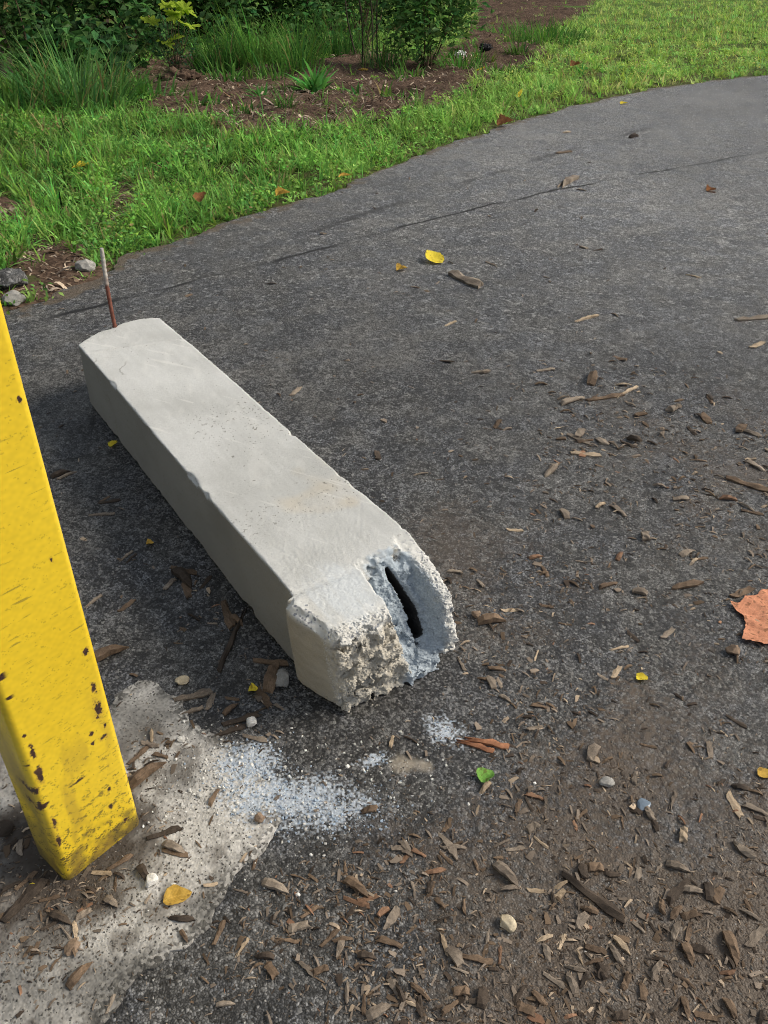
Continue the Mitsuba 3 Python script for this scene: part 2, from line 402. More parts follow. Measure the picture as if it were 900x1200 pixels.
def surface_nets(Fv, X, Y, Z):
    n = np.array(Fv.shape)
    s = Fv < 0
    P = np.stack(np.meshgrid(X, Y, Z, indexing='ij'), -1)
    acc, cnt = np.zeros((*(n - 1), 3)), np.zeros(n - 1)
    sl = lambda o: tuple(slice(o[a], n[a] - 1 + o[a]) for a in range(3))
    for ax in range(3):
        oth = [a for a in range(3) if a != ax]
        for b in (0, 1):
            for c in (0, 1):
                o0 = [0, 0, 0]; o0[oth[0]], o0[oth[1]] = b, c
                o1 = list(o0); o1[ax] = 1
                f0, f1 = Fv[sl(o0)], Fv[sl(o1)]
                m = (f0 < 0) != (f1 < 0)
                t = np.where(m, f0 / np.where(m, f0 - f1, 1), 0)[..., None]
                acc += np.where(m[..., None], P[sl(o0)] * (1 - t) + P[sl(o1)] * t, 0)
                cnt += m
    act = cnt > 0
    idx = np.full(n - 1, -1)
    idx[act] = np.arange(act.sum())
    V = acc[act] / cnt[act][:, None]
    quads = []
    for ax in range(3):
        a, b = [(1, 2), (2, 0), (0, 1)][ax]
        lo = [slice(1, -1)] * 3
        lo[ax] = slice(0, n[ax] - 1)
        hi = list(lo); hi[ax] = slice(1, n[ax])
        s0, s1 = s[tuple(lo)], s[tuple(hi)]
        w = np.argwhere(s0 != s1)
        flip = s1[tuple(w.T)]
        base = w.copy()
        for d in range(3):
            if d != ax:
                base[:, d] += 1
        c = []
        for da, db in ((-1, -1), (0, -1), (0, 0), (-1, 0)):
            q = base.copy(); q[:, a] += da; q[:, b] += db
            c.append(idx[tuple(q.T)])
        q = np.stack(c, 1)
        q[flip] = q[flip][:, ::-1]
        quads.append(q)
    return V, np.vstack(quads)


def sm(a, b, x):
    t = np.clip((x - a) / (b - a), 0, 1)
    return t * t * (3 - 2 * t)


def smax(a, b, k):
    h = np.clip(.5 + .5 * (a - b) / k, 0, 1)
    return b * (1 - h) + a * h + k * h * (1 - h)


def facets(q, cell, seed, tilt):
    """Heights of a fractured surface: tilted plane pieces about one cell wide."""
    rng = np.random.default_rng(seed)
    lo, hi = np.array([1.65, -.06, -.03]), np.array([2.03, .43, .31])
    c = rng.uniform(lo, hi, (int(np.prod((hi - lo) / cell)), 3))
    i = scipy.spatial.cKDTree(c).query(q, workers=-1)[1]
    g, o = rng.normal(0, tilt, c.shape), rng.normal(0, 1, len(c)) * cell * .28
    return o[i] + ((q - c[i]) * g[i]).sum(-1)


def build_block():
    X = np.concatenate([np.arange(-.19, 1.60, .0075), np.arange(1.60, 2.02, .0033)])
    Y, Z = np.arange(-.06, .42, .0042), np.arange(-.012, .31, .0042)
    u, v, z = np.meshgrid(X, Y, Z, indexing='ij')
    q = np.stack([u, v, z], -1)
    N = lambda f, o, s: meshkit.fbm(q * f, o, s) - .5
    n1, n2, n3 = N(14, 3, 1), N(60, 3, 2), N(5, 2, 3)
    far = np.interp(v, [-.1, 0, .1, .2, .27, .335, .362, .45], [.03, 0, -.08, -.125, -.142, -.128, -.108, -.06])
    left = np.where(u < 1.76, 0, -.027 * sm(1.765, 1.785, u) + .036 * sm(1.79, 1.95, u)) + .02 * sm(.22, 0, z) * sm(1.6, 1.9, u)
    dl = left - v + n3 * .0025 + n1 * .0014
    drr = v - (.362 - .012 * sm(1.75, 1.93, u)) + n3 * .0025 + n1 * .0016
    dtop = z - (.26 - .008 * sm(1.78, 1.93, u) + .003 * np.sin(u * 4.1) - .0035 * np.exp(-((u - .13 - (v - .15) * .15) / .009) ** 2) - .004 * np.exp(-((u - 1.765) / .012) ** 2) * (v < .2)) + n1 * .0014 + n3 * .002
    dbot = -z + .002 + n1 * .01
    dfar = (far - u) * .93 + n1 * .012
    edgy = n2 * .008 + np.maximum(n1 - .12, 0) * .06
    slope = np.interp(z, [0, .03, .25, .30], [1.915, 1.93, 1.752, 1.71])
    nose = np.interp(z, [0, .05, .1, .17, .2, .225, .25, .28], [1.885, 1.915, 1.93, 1.925, 1.90, 1.84, 1.745, 1.62])
    v1 = np.interp(z, [.08, .25], [.212, .168])
    w1 = sm(-.012, .014, v - v1 + n1 * .03)
    w2 = sm(.304, .328, v + n1 * .03)
    ue = 1.940 * (1 - w1) + w1 * (slope * (1 - w2) + nose * w2)
    ue = ue - .02 * sm(.18, .02, z) * (1 - w1)
    lump = np.abs(meshkit.fbm(q * 26, 4, 11) - .5) * 2
    near = u[:, 0, 0] > 1.7
    fac = np.zeros_like(u)
    fq = q[near].reshape(-1, 3) + np.stack([n2, n1, n2], -1)[near].reshape(-1, 3) * .004
    fac[near] = (facets(fq, .030, 1, .45) + .8 * facets(fq, .013, 2, .5)).reshape(u[near].shape)
    rough = (1 - w1) * ((lump - .25) * .006 + n1 * .017 + n2 * .007 + fac * .66) * sm(.264, .235, z) + w1 * (1 - w2) * (n1 * .014 + n2 * .024 + fac * .45) + w2 * (n1 * .03 + n2 * .014 + fac * .3)
    dend = (u - ue) * .78 + rough
    d = smax(dl, dtop, .012) if False else np.maximum(dl, dtop)
    for a, b, c in ((dl, dtop, .0015), (drr, dtop, .0025), (dl, dbot, .012), (drr, dbot, .012), (dfar, dtop, .005), (dfar, dl, .006), (dfar, drr, .006)):
        d = np.maximum(d, (a + b) * .7071 + c + edgy)
    # the collar's left top edge is knocked off more
    d = np.maximum(d, np.where(u > 1.78, (dl + dtop) * .7071 + .013 + edgy * 1.8, -1))
    d = np.maximum(d, (dl + dend) * .7071 + .008 + edgy * 1.5)
    d = np.maximum(d, np.maximum(np.maximum(drr, dbot), dfar))
    d = smax(d, dend, .006)
    # the socket: a narrow slot running into the block
    sx, sz = .617, -.787
    along = (u - 1.752) * sx + (z - .25) * sz
    vc = np.interp(along, [0, .04, .14, .205, .24], [.254, .259, .281, .279, .277])
    hw = np.interp(along, [.02, .05, .14, .2, .215], [.006, .012, .0175, .017, .012])
    ds = np.maximum(np.abs(v - vc) - hw + n2 * .003, np.maximum(.022 - along, along - .212))
    ds = np.maximum(ds, -((u - ue) * .78 + .42))
    d = np.maximum(d, -ds)
    # small pits in the top
    d = np.maximum(d, -(np.sqrt((u - .98) ** 2 + (v - .20) ** 2 + (z - .262) ** 2) - .006))
    V, Q = surface_nets(d, X, Y, Z)
    tri = np.vstack([Q[:, [0, 1, 2]], Q[:, [0, 2, 3]]])
    end = np.flatnonzero(V[tri].mean(1)[:, 0] > 1.70)
    V, tri = trimesh.remesh.subdivide(V, tri, face_index=end)
    nv = trimesh.Trimesh(V, tri, process=False).vertex_normals
    fine = meshkit.fbm(V * 330, 2, 14) - .5
    mask = sm(1.72, 1.76, V[:, 0]) * np.maximum(sm(1.89, 1.92, V[:, 0]), np.maximum(sm(-.005, .012, V[:, 1] - np.interp(V[:, 2], [.08, .25], [.212, .168])) * sm(1.75, 1.79, V[:, 0] + (.25 - V[:, 2]) * -.2), .12))
    V = V + nv * (fine * .0085 * mask)[:, None]
    Q = tri
    W = np.empty_like(V)
    W[:, :2] = BO + V[:, :1] * BA + V[:, 1:2] * BB
    W[:, 2] = V[:, 2]
    return W, Q


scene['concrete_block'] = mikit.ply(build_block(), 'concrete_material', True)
tag('concrete_block', 'long pale grey concrete block with a broken end and blue-grey slot, lying on the asphalt', 'concrete block')

# ---------------------------------------------------------------- yellow gate post
PA, PB = np.array([.637, .771]), np.array([-.771, .637])       # along the front face, into the post
PO, PW, PD = np.array([-.6005, .9015]), .171, .106


def post_local(p):
    x, y = p.x - float(PO[0]), p.y - float(PO[1])
    return x * float(PA[0]) + y * float(PA[1]), x * float(PB[0]) + y * float(PB[1])


def on_post(x, y):
    """(along the front face, height) that the photograph shows at a pixel of the post's front."""
    u, v = (x - 450) / FPX, (600 - y) / FPX
    d = np.array([u, CP + v * SP, -SP + v * CP])
    t = (PO @ PB) / (d[:2] @ PB)
    return float((d[:2] * t - PO) @ PA), CAMH + d[2] * t


CHIPS = [(on_post(x, y), a, b) for x, y, a, b in ((38, 880, .0045, .014), (46, 908, .006, .017), (42, 928, .006, .007), (49, 947, .005, .009), (64, 965, .004, .012), (69, 985, .004, .010), (110, 806, .0045, .010), (115, 832, .0065, .017), (123, 850, .003, .006), (107, 860, .004, .004), (121, 864, .007, .004), (109, 871, .004, .003), (101, 762, .007, .005), (92, 915, .014, .0022), (29, 862, .004, .003), (128, 925, .004, .006), (130, 945, .004, .006), (147, 960, .004, .004), (60, 655, .003, .004), (23, 469, .0025, .005))]


def paint_color(p, n, uv):
    a, b = post_local(p)
    z = p.z
    big = fbm(a * 9, b * 9, z * 4, 3)
    c = mix((.66, .465, .018), (.73, .535, .03), big) * (.94 + .12 * noise(a * 160, b * 160, z * 160))
    low = smoothstep(.42, .0, z)
    spk = noise(a * 330, b * 330, z * 330) * .55 + noise(a * 90, b * 90, z * 90) * .45
    c = mix(c, (.075, .05, .022), smoothstep(.74 - .15 * low, .79 - .13 * low, spk) * (.25 + .65 * low))
    streak = fbm(a * 22 + z * 5, b * 22, z * 190, 3)
    c = mix(c, (.20, .15, .03), smoothstep(.70, .80, streak) * smoothstep(.55, .72, noise(a * 20, b * 20, z * 9)) * .65)
    grime = smoothstep(.085, .0, z + (fbm(a * 34, b * 34, z * 34, 4) - .5) * .17)
    c = mix(c, (.07, .055, .03), grime * .85)
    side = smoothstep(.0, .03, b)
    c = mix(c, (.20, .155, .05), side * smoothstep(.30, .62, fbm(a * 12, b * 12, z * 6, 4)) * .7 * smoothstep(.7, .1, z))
    c = mix(c, (.30, .20, .035), smoothstep(.50, .75, fbm(a * 40, b * 40, z * 7, 4)) * smoothstep(.55, .05, z) * .55)
    k = mi.Float(9)
    wob = fbm(a * 190, b * 190, z * 110, 3) - .5
    for (s, h), ra, rz in CHIPS:
        k = dr.minimum(k, dr.sqrt(dr.square((a - s) / ra) + dr.square((z - h) / (rz * 1.25))))
    kk = k * 1.18 + wob * 1.9 + (noise(a * 420, b * 420, z * 300) - .5) * .7
    chip = smoothstep(1.02, .92, kk) * smoothstep(.06, .03, b)
    c = mix(c, (.33, .20, .04), smoothstep(1.7, 1.0, kk) * smoothstep(.06, .03, b) * .6)
    edge = smoothstep(.014, .004, dr.abs(a - .012)) * smoothstep(.70, .76, fbm(a * 30, b * 30, z * 45, 3)) * smoothstep(.05, .02, b)
    return mix(c, mix((.022, .014, .012), (.085, .042, .026), noise(a * 260, b * 260, z * 260)), dr.maximum(chip, edge))


def paint_bump(p, n, uv):
    a, b = post_local(p)
    return fbm(a * 60, b * 60, p.z * 40, 3) + .3 * noise(a * 300, b * 300, p.z * 300)


scene['paint_material'] = bumped(principled(proc(paint_color), .42, .5), paint_bump, .00008, 8e-4)
sq = shapely.box(0, 0, PW, PD).buffer(-.013).buffer(.013, quad_segs=8)
body = trimesh.creation.extrude_polygon(sq, 1.22, engine='earcut')
body.apply_transform(np.array([[PA[0], PB[0], 0, PO[0]], [PA[1], PB[1], 0, PO[1]], [0, 0, 1, 0.001], [0, 0, 0, 1.0]]))
scene['gate_post'] = mikit.ply(body, 'paint_material', 30)
tag('gate_post', 'thick yellow painted steel post with chipped paint standing on the concrete patch', 'post')


# ---------------------------------------------------------------- rod behind the block
def tube(pts, radii, sides=8):
    pts, radii = np.asarray(pts, float), np.asarray(radii, float)
    t = np.gradient(pts, axis=0)
    t /= np.linalg.norm(t, axis=1, keepdims=True)
    ref = np.where(np.abs(t[:, 2:3]) > .9, [[1., 0, 0]], [[0, 0, 1.]])
    a = np.cross(t, ref); a /= np.linalg.norm(a, axis=1, keepdims=True)
    b = np.cross(t, a)
    th = np.arange(sides) / sides * 2 * np.pi
    V = (pts[:, None] + radii[:, None, None] * (np.cos(th)[None, :, None] * a[:, None] + np.sin(th)[None, :, None] * b[:, None])).reshape(-1, 3)
    n = len(pts)
    i, j = np.meshgrid(np.arange(n - 1), np.arange(sides), indexing='ij')
    p, r = i * sides + j, i * sides + (j + 1) % sides
    F = np.stack([p, r, r + sides, p + sides], -1).reshape(-1, 4)
    F = np.vstack([F[:, [0, 1, 2]], F[:, [0, 2, 3]]])
    V = np.vstack([V, pts[0], pts[-1]])
    k = np.arange(sides)
    F = np.vstack([F, np.stack([k * 0 + n * sides, (k + 1) % sides, k], 1), np.stack([k * 0 + n * sides + 1, k + (n - 1) * sides, (k + 1) % sides + (n - 1) * sides], 1)])
    return trimesh.Trimesh(V, F, process=False)


tt = np.linspace(0, 1, 130)
r0, r1 = np.array([-1.045, 3.10]), np.array([-1.055, 3.12])
rp = np.c_[r0 + (r1 - r0) * tt[:, None] + np.stack([-.018 * np.sin(tt * 2.6), tt * 0], 1), tt * .575 - .01]
rr = .0072 + .0011 * (np.sin(tt * 200) > .3) - .001 * (tt > .97)


def rust_color(p, n, uv):
    k = smoothstep(.40, .47, p.z + (noise(p.x * 90, p.y * 90, p.z * 60) - .5) * .05)
    a = noise(p.x * 150, p.y * 150, p.z * 110)
    return mix(mix((.10, .035, .025), (.22, .085, .06), a), mix((.30, .28, .25), (.52, .49, .45), a), k)


scene['rust_material'] = principled(proc(rust_color), .8, .3)
scene['steel_rod'] = mikit.ply(tube(rp, rr, 10), 'rust_material', 40)
tag('steel_rod', 'thin rusty ribbed steel rod standing up behind the far end of the concrete block', 'steel rod')

# ---------------------------------------------------------------- grass and plants


def blades(base, length, width, yaw, lean, bend, col, seg=3):
    """Curved tapering strips of grass: arrays over n blades."""
    n = len(base)
    t = np.linspace(0, 1, seg + 1)
    ang = lean[:, None] + bend[:, None] * t[None]
    step = length[:, None] / seg
    am = (ang[:, 1:] + ang[:, :-1]) / 2
    hor = np.concatenate([np.zeros((n, 1)), np.cumsum(np.sin(am) * step, 1)], 1)
    ver = np.concatenate([np.zeros((n, 1)), np.cumsum(np.cos(am) * step, 1)], 1)
    dx, dy = np.cos(yaw), np.sin(yaw)
    cen = np.stack([base[:, :1] + dx[:, None] * hor, base[:, 1:2] + dy[:, None] * hor, base[:, 2:] + ver], -1)
    w = width[:, None] * (np.array([.65, 1.0, .8, .5, .3, .2][:seg] if seg > 3 else [.75, 1.0, .65]))[None]
    sid = np.stack([-dy, dx, dx * 0], -1)
    L, Rr = cen[:, :-1] - sid[:, None] * w[..., None] / 2, cen[:, :-1] + sid[:, None] * w[..., None] / 2
    V = np.concatenate([np.stack([L, Rr], 2).reshape(n, -1, 3), cen[:, -1:]], 1)
    m = 2 * seg + 1
    f = []
    for k in range(seg - 1):
        f += [[2 * k, 2 * k + 1, 2 * k + 3], [2 * k, 2 * k + 3, 2 * k + 2]]
    f.append([2 * seg - 2, 2 * seg - 1, 2 * seg])
    F = (np.array(f)[None] + (np.arange(n) * m)[:, None, None]).reshape(-1, 3)
    return V.reshape(-1, 3), F, np.repeat(col, m, 0)


def leaves(base, size, nor, yaw, col, ratio=.5, fold=.25):
    """Folded pointed leaves (4 triangles) at base, growing along a direction in the plane of nor."""
    n = len(base)
    nor = nor / np.linalg.norm(nor, axis=1, keepdims=True)
    ref = np.stack([np.cos(yaw), np.sin(yaw), yaw * 0], -1)
    d = ref - nor * (ref * nor).sum(1, keepdims=True)
    d /= np.linalg.norm(d, axis=1, keepdims=True) + 1e-9
    s = np.cross(nor, d)
    L = size[:, None]
    dr_ = -nor * L * .18
    pts = [base, base + d * L * .45 + s * L * ratio * .5 + nor * L * fold * .3, base + d * L * .5, base + d * L * .45 - s * L * ratio * .5 + nor * L * fold * .3, base + d * L + dr_]
    V = np.stack(pts, 1)
    F = np.array([[0, 2, 1], [0, 3, 2], [1, 2, 4], [2, 3, 4]])[None] + (np.arange(n) * 5)[:, None, None]
    return V.reshape(-1, 3), F.reshape(-1, 3), np.repeat(col, 5, 0)


def merge(parts):
    o, v, f, c = 0, [], [], []
    for a, b, d in parts:
        v.append(a); f.append(b + o); c.append(d); o += len(a)
    return np.vstack(v), np.vstack(f), np.vstack(c)


def put(key, parts, mat='blade_material', smooth=False):
    v, f, c = merge(parts)
    scene[key] = mikit.ply((v, f), mat, smooth, color=np.clip(c, 0, 1))


def greens(n, c=(.055, .135, .022), var=.35, dry=.04, rng=R):
    c = np.array(c)[None] * (1 + var * rng.normal(size=(n, 1)) * .8) * (1 + .15 * rng.normal(size=(n, 3)) * [1, .5, 1])
    y = rng.random((n, 1))
    c = np.where(y < dry, [[.32, .26, .12]] * (.7 + .5 * rng.random((n, 1))), c)
    return np.clip(c, .006, .7)


NC, PER = 66000, 7
rad = np.exp(R.uniform(np.log(3.6), np.log(62), NC))
th = R.uniform(-.62, .62, NC)
gx_, gy_ = rad * np.sin(th), rad * np.cos(th)
inside = shapely.contains_xy(PATH_POLY, gx_, gy_)
inbed = shapely.contains_xy(BED.buffer(-.08), gx_, gy_)
for b_ in BARE:
    inbed |= shapely.contains_xy(b_, gx_, gy_)
q = np.stack([gx_, gy_, gx_ * 0], -1)
patch = meshkit.fbm(q * 1.6, 4, 21)
clump = meshkit.fbm(q * 4.5, 2, 22)
dedge = edge_dist(gx_, gy_)
keep = ~inside & ~(inbed & (R.random(NC) > .03)) & (R.random(NC) < .30 + .9 * sm(.32, .55, patch * .4 + clump * .6)) & (R.random(NC) < .30 + .7 * sm(0, .15, dedge))
woods = sm(-.5, -3.5, gx_ + (gy_ - 10) * .05) * sm(9.5, 12.5, gy_)
keep &= R.random(NC) > woods * .6
gx_, gy_, rad, patch, clump, dedge = (a[keep] for a in (gx_, gy_, rad, patch, clump, dedge))
n = len(gx_)
bright = sm(-1.5, 4.5, gx_ + (gy_ - 8) * .06)[:, None]  # paler grass to the right, partly brighter light put into the colour
ccol = greens(n, (.20, .41, .09), .38, .03) * (1 - bright) + bright * greens(n, (.37, .61, .14), .26, .05)
ccol *= (.60 + .8 * patch)[:, None]
wide = R.random(n) < .55 - .3 * bright[:, 0]                        # crabgrass stars among finer grass
lod = np.clip(rad / 7.5, .8, 4) ** .62
ch = (.09 + .15 * R.random(n) ** 1.4) * (.55 + .9 * clump) * np.where(rad > 14, .8, 1.0) * (.55 + .45 * sm(0, .25, dedge)) * lod ** .4
cw = np.where(wide, .011 + .009 * R.random(n), .0055 + .004 * R.random(n)) * lod
E_ = lambda a: np.repeat(a, PER, 0)


def herbs():
    """Clover and small broad leaves among the blades."""
    rng = np.random.default_rng(71)
    w = np.flatnonzero((meshkit.fbm(np.stack([gx_, gy_, gx_ * 0], -1) * 2.4, 3, 44) > .53) & (rad < 22))
    w = rng.choice(w, min(len(w), 4500), False)
    k = 5
    i = np.repeat(w, k)
    m_ = len(i)
    p_ = np.c_[gx_[i] + rng.normal(0, .05, m_), gy_[i] + rng.normal(0, .05, m_), np.zeros(m_)]
    p_[:, 2] = soft_height(p_[:, 0], p_[:, 1]) + rng.uniform(.03, .13, m_)
    return leaves(p_, .033 * lod[i] * rng.uniform(.6, 1.4, m_), rng.normal(0, .45, (m_, 3)) + [0, -.2, 1], rng.uniform(0, 6.283, m_), np.clip(ccol[i] * rng.uniform(.7, 1.2, (m_, 1)), .01, .7), .62, .15)


n2_ = n * PER
yaw = E_(R.uniform(0, 6.283, n)) + np.tile(np.arange(PER) * 2.4, n) + R.normal(0, .4, n2_)
off = E_(np.where(wide, .015, .035) * lod) * np.sqrt(R.random(n2_))
bx, by = E_(gx_) + np.cos(yaw) * off, E_(gy_) + np.sin(yaw) * off
lean = np.abs(np.where(E_(wide), R.normal(.55, .35, n2_), R.normal(.2, .3, n2_)))
bend = np.where(E_(wide), R.uniform(.3, 1.3, n2_), R.uniform(.3, 2.2, n2_))
bcol = E_(ccol) * (1 + .22 * R.normal(size=(n2_, 1)))
dry_ = R.random((n2_, 1)) < .03
bcol = np.where(dry_, [[.36, .31, .15]], bcol)
put('grass', [blades(np.c_[bx, by, soft_height(bx, by) - .005], E_(ch) * R.uniform(.55, 1.15, n2_), E_(cw) * R.uniform(.7, 1.2, n2_), yaw, lean, bend, np.clip(bcol, .01, .7), 3), herbs()])
tag('grass', 'rough green lawn grass and crabgrass along the far edge of the path', 'grass', kind='stuff')


def ground_z(x, y):
    return float(soft_height(np.array([x]), np.array([y]))[0])


def tuft(px, py, n, h, spread, w, label, name='grass_tuft', cat='grass tuft', c=(.06, .15, .022), lean=(.12, .35), bend=(.3, 1.4), seg=4, group=None, dry=.04):
    p = at(px, py)
    p[2] = ground_z(p[0], p[1])
    rng = np.random.default_rng(int(px * 31 + py))
    a = rng.uniform(0, 6.283, n)
    rr = spread * np.sqrt(rng.random(n))
    b = np.c_[p[0] + np.cos(a) * rr, p[1] + np.sin(a) * rr, np.full(n, p[2] + .0)]
    key = num(name)
    put(key, [blades(b, h * rng.uniform(.45, 1.1, n), w * rng.uniform(.6, 1.3, n), a + rng.normal(0, .6, n), np.abs(rng.normal(*lean, n)), rng.uniform(*bend, n), greens(n, c, .3, dry, rng), seg)])
    tag(key, label, cat, group)
    return key


DK = (.08, .20, .045)
tuft(95, 128, 420, .95, .60, .024, 'big arching clump of long grass in front of the dark bushes at the left', 'tall_grass_clump', 'tall grass', (.13, .27, .08), (.2, .3), (.4, 1.7), 5, dry=.07)
tuft(45, 122, 220, .8, .55, .022, 'long grass clump between the tree trunk and the big arching clump', 'tall_grass_clump', 'tall grass', DK, (.2, .3), (.4, 1.7), 5)
tuft(255, 84, 240, .95, .42, .020, 'upright tall grass just right of the lime leaved sapling', 'tall_grass_clump', 'tall grass', DK, (.1, .25), (.3, 1.7), 5)
tuft(298, 80, 260, 1.0, .5, .022, 'dense tall grass clump behind the soil, second to the right of the lime sapling', 'tall_grass_clump', 'tall grass', (.11, .26, .05), (.14, .3), (.3, 1.7), 5)
tuft(350, 86, 200, 1.0, .4, .020, 'tall grass clump standing directly behind the low crabgrass on the soil', 'tall_grass_clump', 'tall grass', (.11, .26, .055), (.14, .3), (.3, 1.7), 5)
tuft(395, 66, 220, 1.0, .5, .020, 'dark tall grass clump behind the soil, left of the bare stems', 'tall_grass_clump', 'tall grass', DK, (.1, .25), (.3, 1.7), 5)
tuft(450, 78, 150, .75, .4, .016, 'thin tall grass clump at the foot of the bare stems', 'tall_grass_clump', 'tall grass', (.12, .25, .07), (.12, .3), (.2, 1.2), 5, dry=.12)
tuft(370, 113, 80, .46, .12, .055, 'low star shaped crabgrass plant alone on the bare soil', 'crabgrass_plant', 'weed', (.12, .33, .075), (.85, .35), (.3, 1.0), 4, dry=0)
tuft(308, 122, 14, .28, .06, .05, 'small sprig of crabgrass left of the star shaped crabgrass plant', 'crabgrass_plant', 'weed', (.08, .22, .05), (.9, .3), (.2, .8), 4, dry=0)
tuft(420, 114, 14, .28, .06, .05, 'small sprig of crabgrass right of the star shaped crabgrass plant', 'crabgrass_plant', 'weed', (.08, .22, .05), (.9, .3), (.2, .8), 4, dry=0)
tuft(335, 138, 40, .32, .10, .016, 'thin grass tuft on the soil in front of the star shaped crabgrass', 'grass_tuft', 'grass tuft', (.10, .24, .05), (.2, .4), (.3, 1.4))
tuft(285, 138, 45, .26, .16, .02, 'straggling grass tuft at the front left edge of the bare soil', 'grass_tuft', 'grass tuft', (.10, .23, .05), (.4, .4), (.3, 1.4))
tuft(540, 86, 120, .42, .38, .018, 'bushy grass tuft at the foot of the leafy shrub beside the white paper', 'grass_tuft', 'grass tuft', (.10, .26, .05), (.4, .4), (.3, 1.3))
tuft(640, 52, 420, .62, .95, .018, 'wide dark green grass tuft at the back of the soil strip', 'grass_tuft', 'grass tuft', (.095, .23, .045), (.2, .35), (.3, 1.3))
tuft(566, 72, 40, .28, .2, .03, 'small yellowish green weed beside the black scrap', 'weed_plant', 'weed', (.12, .21, .035), (.5, .4), (.3, 1.0))
tuft(607, 68, 60, .35, .25, .035, 'pale broad leaved weed on the right side of the soil strip', 'weed_plant', 'weed', (.10, .19, .05), (.6, .4), (.3, 1.0))
tuft(165, 122, 14, .3, .05, .06, 'single bright green broad leaved seedling at the edge of the big arching grass clump', 'weed_plant', 'weed', (.13, .32, .06), (.5, .3), (.2, .7), dry=0)
tuft(245, 88, 60, .35, .3, .03, 'leafy low weed between the soil mound and the tall grass', 'weed_plant', 'weed', (.05, .12, .035), (.5, .4), (.3, 1.0), dry=0)
tuft(72, 284, 26, .07, .07, .02, 'small round leaved clover at the bare soil patch by the path edge', 'clover_plant', 'weed', (.10, .22, .05), (.5, .4), (.8, 1.4), dry=0)

for (px, py, n_, h_, sp_, w_, lb) in ((186, 118, 60, .4, .35, .03, 'leafy weed at the left end of the bare soil, beside the big arching grass'), (478, 92, 50, .4, .3, .022, 'grassy weed on the soil just left of the dense leafy shrub'), (462, 116, 40, .3, .3, .03, 'low weed on the soil in front of the bare stems'), (585, 92, 60, .35, .4, .028, 'leafy weed where the soil strip narrows below the black scrap'), (232, 128, 40, .28, .3, .028, 'low weed on the soil in front of the mound'), (600, 40, 70, .4, .7, .026, 'sparse weed on the far soil behind the pale broad leaved weed'), (270, 96, 60, .5, .4, .026, 'bushy weed at the foot of the upright tall grass'), (325, 92, 60, .5, .4, .022, 'bushy weed between the two tall grass clumps behind the star shaped crabgrass'), (20, 140, 160, .55, .6, .026, 'loose long grass at the left border below the tree trunk'), (140, 118, 140, .6, .5, .026, 'loose seed-headed grass leaning out right of the big arching clump')):
    tuft(px, py, n_, h_, sp_, w_, lb, 'weed_plant', 'weed', (.11, .25, .055), (.45, .4), (.3, 1.4), dry=.05)


def ell(rng, n, c, r, hollow=.35):
    d = rng.normal(size=(n, 3))
    d /= np.linalg.norm(d, axis=1, keepdims=True)
    k = (hollow + (1 - hollow) * rng.random(n)) ** .5
    return np.array(c) + d * k[:, None] * np.array(r), d


def shrub(name, label, px, py, size, n, leaf, c, cat='shrub', clumps=14, stems=7, seed=0, mound=1.0, var=.35, group=None, ratio=.5, loose=1.0):
    rng = np.random.default_rng(seed + 100)
    p = at(px, py)
    p[2] = ground_z(p[0], p[1])
    W, D, H = size
    key = num(name)
    parts, st = [], []
    cl, _ = ell(rng, clumps, p + [0, 0, H * .5], (W * .42, D * .42, H * .42), .2)
    for k, q_ in enumerate(cl):
        m = n // clumps
        pos, d = ell(rng, m, q_, np.array([W, D, H]) * rng.uniform(.16, .30) * loose * rng.uniform(.6, 1.3, 3), .3 if loose == 1 else .05)
        ok = pos[:, 2] > p[2] + .03
        pos, d = pos[ok], d[ok]
        m = len(pos)
        nor = d * .6 + [0, 0, .8] + rng.normal(0, .45, (m, 3))
        cc = greens(m, np.array(c) * rng.uniform(.75, 1.25), var, .01, rng)
        parts.append(leaves(pos, leaf * rng.uniform(.6, 1.25, m), nor, rng.uniform(0, 6.283, m), cc, ratio))
    put(key + '__foliage', parts)
    for k in range(stems):
        q_ = cl[k % clumps]
        b = p + np.r_[rng.normal(0, .05 * W, 2), -.03]
        t = np.linspace(0, 1, 7)[:, None]
        line = b * (1 - t) + q_ * t + np.c_[np.sin(t * 3) * rng.normal(0, .05), np.sin(t * 2.5) * rng.normal(0, .05), t * 0]
        st.append(tube(line, np.linspace(.014, .004, 7) * max(.6, H / 1.5), 6))
    scene[key + '__stem'] = mikit.ply(trimesh.util.concatenate(st), 'wood_brown', True)
    if stems > 1:
        labels[key + '__stem'] = {'kind': 'stuff'}
    tag(key, label, cat, group)


shrub('leafy_shrub', 'dense green leafy shrub standing at the back of the soil strip beside the white paper', 505, 80, (1.6, 1.4, 1.9), 2600, .15, (.11, .23, .065), seed=1, clumps=26, ratio=.36, loose=1.5)
shrub('leafy_shrub', 'dark shrub with thin leaves behind the bare stems', 425, 58, (1.5, 1.5, 2.6), 1900, .13, (.065, .14, .04), seed=2, clumps=26, stems=14, ratio=.36, loose=1.4)
BG = ((60, 66, 3.2, 2.7), (-60, 84, 3.0, 3.0), (150, 56, 3.2, 2.9), (235, 48, 3.2, 2.6), (310, 46, 3.2, 2.8), (385, 40, 3.4, 3.0), (470, 34, 3.4, 3.2))
BGL = ('dark leafy bush behind the big arching grass clump', 'dark bush at the left border behind the tree trunk', 'very dark bush behind the lime leaved sapling, to its left', 'dark bush directly behind the lime leaved sapling', 'dark bush behind the dense tall grass clump', 'dark bush in the gap behind the tall grass, left of the bare stems', 'dark bush rising behind the dense leafy shrub')
for k, ((x, y, w, h), l) in enumerate(zip(BG, BGL)):
    shrub('dark_bush', l, x, y, (w, 2.4, h), 3000, .18, (.038, .088, .026), 'bush', clumps=26, stems=9, seed=10 + k)
